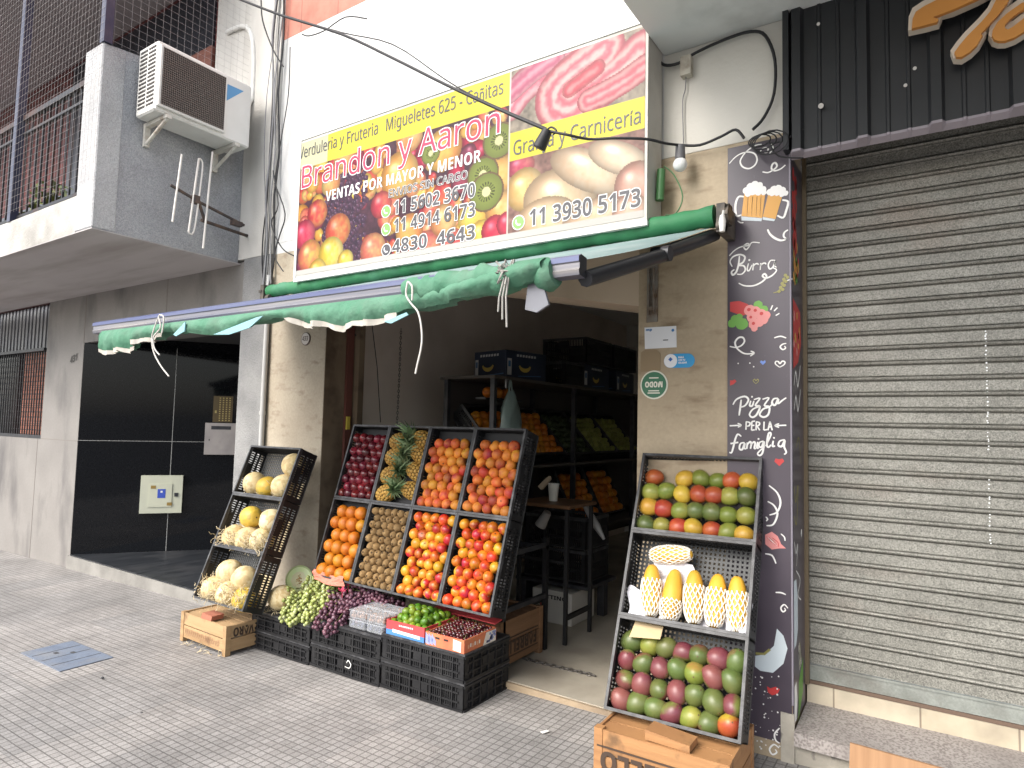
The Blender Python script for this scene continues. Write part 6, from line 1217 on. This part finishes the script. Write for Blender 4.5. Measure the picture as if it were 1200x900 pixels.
# shelf along the left wall
shf = thing('wall_shelf', (-3.45, 2.6, .055), 'long dark shelving unit inside the shop along its left side', 'shelf')
for y in (.86, 2.2, 3.6, 4.95):
    for x in (-2.99, -3.46): w = MB(); w.box(x, x+.04, y, y+.04, .056, 1.93); part('post', w, dark_metal, shf)
w = MB(); w.box(-3.5, -2.94, .85, 5.0, 1.931, 1.955); part('top_board', w, mat('dark shelf board', (.08, .07, .06), .7), shf)
for z in (1.2, .55):
    w = MB(); w.box(-3.48, -2.945, .9, 4.95, z, z+.02); part('shelf_board', w, mat('dark shelf board', (.08, .07, .06), .7), shf)
w = MB(); w.box(-3.475, -3.465, .9, 5, .3, 1.93); part('back_panel', w, mat('dark back panel', (.07, .06, .055), .8), shf)
def sframe(y, x, z, th): th = rad(th); return Matrix(((0, -math.sin(th), math.cos(th), x), (1, 0, 0, y), (0, math.cos(th), math.sin(th), z), (0, 0, 0, 1)))
avo = mat('avocado skin', (.03, .045, .015), .5, col2=(.05, .07, .03), scale=20, rnd=.3); pear = mat('green pear skin', (.24, .27, .06), .5, col2=(.3, .3, .09), scale=15, rnd=.2)
avo_me = fruit_mesh('avocado', (.034, .034, .048), avo, lambda p: V((p.x*(1-.2*p.z), p.y*(1-.2*p.z), p.z)), 12, 9); pear_me = fruit_mesh('pear', (.033, .033, .042), pear, lambda p: V((p.x*(1-.28*p.z), p.y*(1-.28*p.z), p.z)), 12, 9)
TIER = [(1.0, 1.32, 42, orange_me, 'orange', 'orange', 'first upper shelf crate', 5, 6), (1.585, 1.32, 42, orange_me, 'orange', 'orange', 'second upper shelf crate', 5, 7), (2.17, 1.31, 42, [avo_me], 'avocado', 'dark avocado', 'avocado shelf crate', 6, 7), (2.755, 1.31, 42, [pear_me], 'pear', 'green pear', 'first pear shelf crate', 6, 7), (3.34, 1.31, 42, [pear_me], 'pear', 'green pear', 'second pear shelf crate', 6, 7), (2.35, .66, 28, orange_me, 'orange', 'orange', 'first lower shelf crate', 5, 6), (2.96, .66, 28, orange_me, 'orange', 'orange', 'second lower shelf crate', 5, 6)]
for y, z, th, mes, nme, desc, where, cols, rows in TIER:
    M = sframe(y, -3.0, z, th); crate(.57, .56, .16, M, 'dark crate of %ss, the %s' % (nme, where), 'tilted crates on the wall shelf', 'tray')
    du = .55/cols; fill(M, mes, nme, cols, rows, .05, .52/rows*.92, .57, -.03, where, desc, nme, jit=.004)
w = MB()
for k in range(3): inst(orange_me[0], 'orange', T(-3.15, 1.05+.12*k+.02*(k > 0), 1.83 if k else 1.83) @ spin(rr), 'orange high on the back rail of the wall shelf, %s of three' % ('left', 'middle', 'right')[k], 'orange', 'three oranges on the shelf rail')
w.box(-3.2, -3.1, .95, 1.5, 1.77, 1.785); solo('shelf_rail', w, dark_metal, 'narrow dark rail holding three oranges under the shelf top', 'rail')
navy = mat('navy carton', (.012, .022, .045), .5, col2=(.02, .03, .06), scale=6); logo_y = mat('yellow banana print', (.55, .4, .08), .5); logo_w = mat('white carton print', (.5, .5, .5), .5); logo_b = mat('blue carton print', (.06, .15, .3), .5)
def banana_box(x, y, z, rz, label, dx=.4, dy=.5, h=.24):
    t = thing('banana_carton', None, label, 'carton', 'dark banana cartons on the shelf', mat=T(x, y, z) @ Matrix.Rotation(rad(rz), 4, 'Z'))
    w = MB(); w.bbox(-dx/2, dx/2, -dy/2, dy/2, 0, h, .005); o = bpy.data.objects.new('carton', w.mesh('carton', [navy])); COL.objects.link(o); o.parent = t
    w = MB()
    for f in (0, 1):      # faces +x and -y
        P_ = (lambda a, b, k=0: V((dx/2+.0012+.0006*k, a, b))) if f == 0 else (lambda a, b, k=0: V((a, -dy/2-.0012-.0006*k, b))); wd = dy if f == 0 else dx
        arc = [P_(-.02+.075*math.cos(t_), .12+.06*math.sin(t_)) for t_ in [math.pi*(1.05+.9*i/8) for i in range(9)]]+[P_(-.02+.06*math.cos(t_), .125+.03*math.sin(t_)) for t_ in [math.pi*(1.95-.9*i/8) for i in range(9)]]
        w.add(arc, [tuple(range(18))], 0)
        for k in range(7): a = -.12+.035*k; w.quad(P_(a, .19), P_(a+.024, .192), P_(a+.024, .212), P_(a, .21), 1)
        w.quad(P_(-wd*.46, .03), P_(-wd*.36, .03), P_(-wd*.36, .17), P_(-wd*.46, .17), 1); w.quad(P_(-.1, .02), P_(.18, .035), P_(.18, .045), P_(-.1, .028), 2); w.quad(P_(-wd*.44, .1, 1), P_(-wd*.38, .1, 1), P_(-wd*.38, .15, 1), P_(-wd*.44, .15, 1), 2)
    o = bpy.data.objects.new('printed_logo', w.mesh('printed_logo', [logo_y, logo_w, logo_b])); COL.objects.link(o); o.parent = t
banana_box(-3.2, 1.45, 1.957, -12, 'dark banana carton at the left end of the shelf top')
banana_box(-3.22, 2.75, 1.957, 0, 'dark banana carton under the black crate on the shelf top', .45, .6)
banana_box(-3.24, 3.5, 1.957, 5, 'dark banana carton at the right of the shelf top', .45, .6)
crate(.5, .38, .22, Matrix(((1, 0, 0, -3.46), (0, 1, 0, 2.02), (0, 0, 1, 2.18), (0, 0, 0, 1))), 'black crate between two banana cartons on the shelf top', 'black crates on the shelf top')
crate(.5, .6, .26, Matrix(((1, 0, 0, -3.47), (0, 1, 0, 2.45), (0, 0, 1, 2.465), (0, 0, 0, 1))), 'black crate standing on a banana carton, left of two', 'black crates on the shelf top')
crate(.5, .6, .26, Matrix(((1, 0, 0, -3.47), (0, 1, 0, 3.12), (0, 0, 1, 2.465), (0, 0, 0, 1))), 'black crate standing on a banana carton, right of two', 'black crates on the shelf top')
bg_ = thing('plastic_bag', (-2.92, 1.0, 1.45), 'grey green plastic bag hanging from the shelf post', 'bag')
w = MB(); r2 = random.Random(3); vs = []; c = V((-2.9, 1.02, 1.9)); n_ = 16
for k in range(9):
    z = c.z-.06-.05*k; R_ = .03+.085*min(1, k/4)**.7
    for i in range(n_): t_ = 2*math.pi*i/n_; vs.append(V((c.x+R_*.5*math.cos(t_)*(1+.25*math.sin(3*t_+k)), c.y+R_*math.sin(t_)*(1+.15*math.sin(5*t_+k*.7)), z+.01*math.sin(t_*4+k))))
w.add(vs, [(k*n_+i, k*n_+(i+1) % n_, (k+1)*n_+(i+1) % n_, (k+1)*n_+i) for k in range(8) for i in range(n_)]+[tuple(range(8*n_, 9*n_))], 0, True); part('bag', w, mat('grey green bag film', (.20, .27, .26), .4), bg_)
w = MB(); w.tube(smooth_path([c+V((0, -.03, -.07)), c+V((0, -.01, .02)), c+V((0, .02, -.07))]), .008, 6); part('handle', w, mat('grey green bag film', (.22, .30, .30), .4), bg_)
w = MB(); w.box(-2.945, -2.93, 1.0, 1.03, 1.86, 1.935); solo('shelf_hook', w, steel, 'small hook on the shelf edge holding the plastic bag', 'hook')
# chains
chain_m = mat('dull chain steel', (.14, .13, .12), .4, .7)
def chain(pts, label, r=.012, tk=.0028):
    P_ = smooth_path([V(p) for p in pts], 6); w = MB(); acc = 0; d_ = r*1.9; last = None; k = 0; cur = P_[0]; segs = []
    out = [P_[0]]; rem = d_
    for a, b in zip(P_, P_[1:]):
        L_ = (b-a).length; s_ = rem
        while s_ <= L_: out.append(a.lerp(b, s_/L_)); s_ += d_
        rem = s_-L_
    for k in range(len(out)-1):
        a, b = out[k], out[k+1]; d = (b-a).normalized(); s1 = d.orthogonal().normalized(); s2 = d.cross(s1); side = s1 if k % 2 else s2; c = (a+b)/2
        w.tube([c+d*r*1.25*math.cos(t)+side*r*.62*math.sin(t) for t in [2*math.pi*i/8 for i in range(8)]], tk, 4, closed=True)
    return solo('chain', w, chain_m, label, 'chain')
chain([onX(-3.85, 470, 385), onX(-3.85, 468, 440), onX(-3.85, 465, 500)], 'thin steel chain hanging on the dim left wall of the shop')
chain([onZ(.064, 612, 771), onZ(.064, 632, 776), onZ(.064, 660, 783), onZ(.064, 690, 790), onZ(.064, 700, 793)], 'dark chain lying across the shop threshold', .016, .0045)
w = MB(); w.tube(smooth_path([onX(-3.9, 416, 392), onX(-3.9, 419, 396), onX(-3.9, 417, 401)]), .006, 6); w.tube([onX(-3.9, 436, 380), onX(-3.9, 442, 430), onX(-3.9, 446, 495)], .004, 5); solo('dark_rope', w, black_rubber, 'thin dark rope hanging beside the steel chain', 'rope')
w = MB(); w.box(-3.90, -3.885, .205, .235, 1.5, 1.6); solo('yellow_tag', w, mat('yellow tag', (.5, .4, .06), .5), 'small yellow tag on the rusty shutter track', 'tag')
w = MB(); c = onX(-2.95, 700, 620); w.tube([onY(1.2, 684, 590), onY(1.25, 699, 616), onY(1.25, 708, 632)], [.02, .03, .012], 8); solo('plastic_wrap', w, mat('crumpled clear wrap', (.3, .3, .3), .3), 'crumpled plastic wrap hanging beside the tall table', 'plastic wrap')
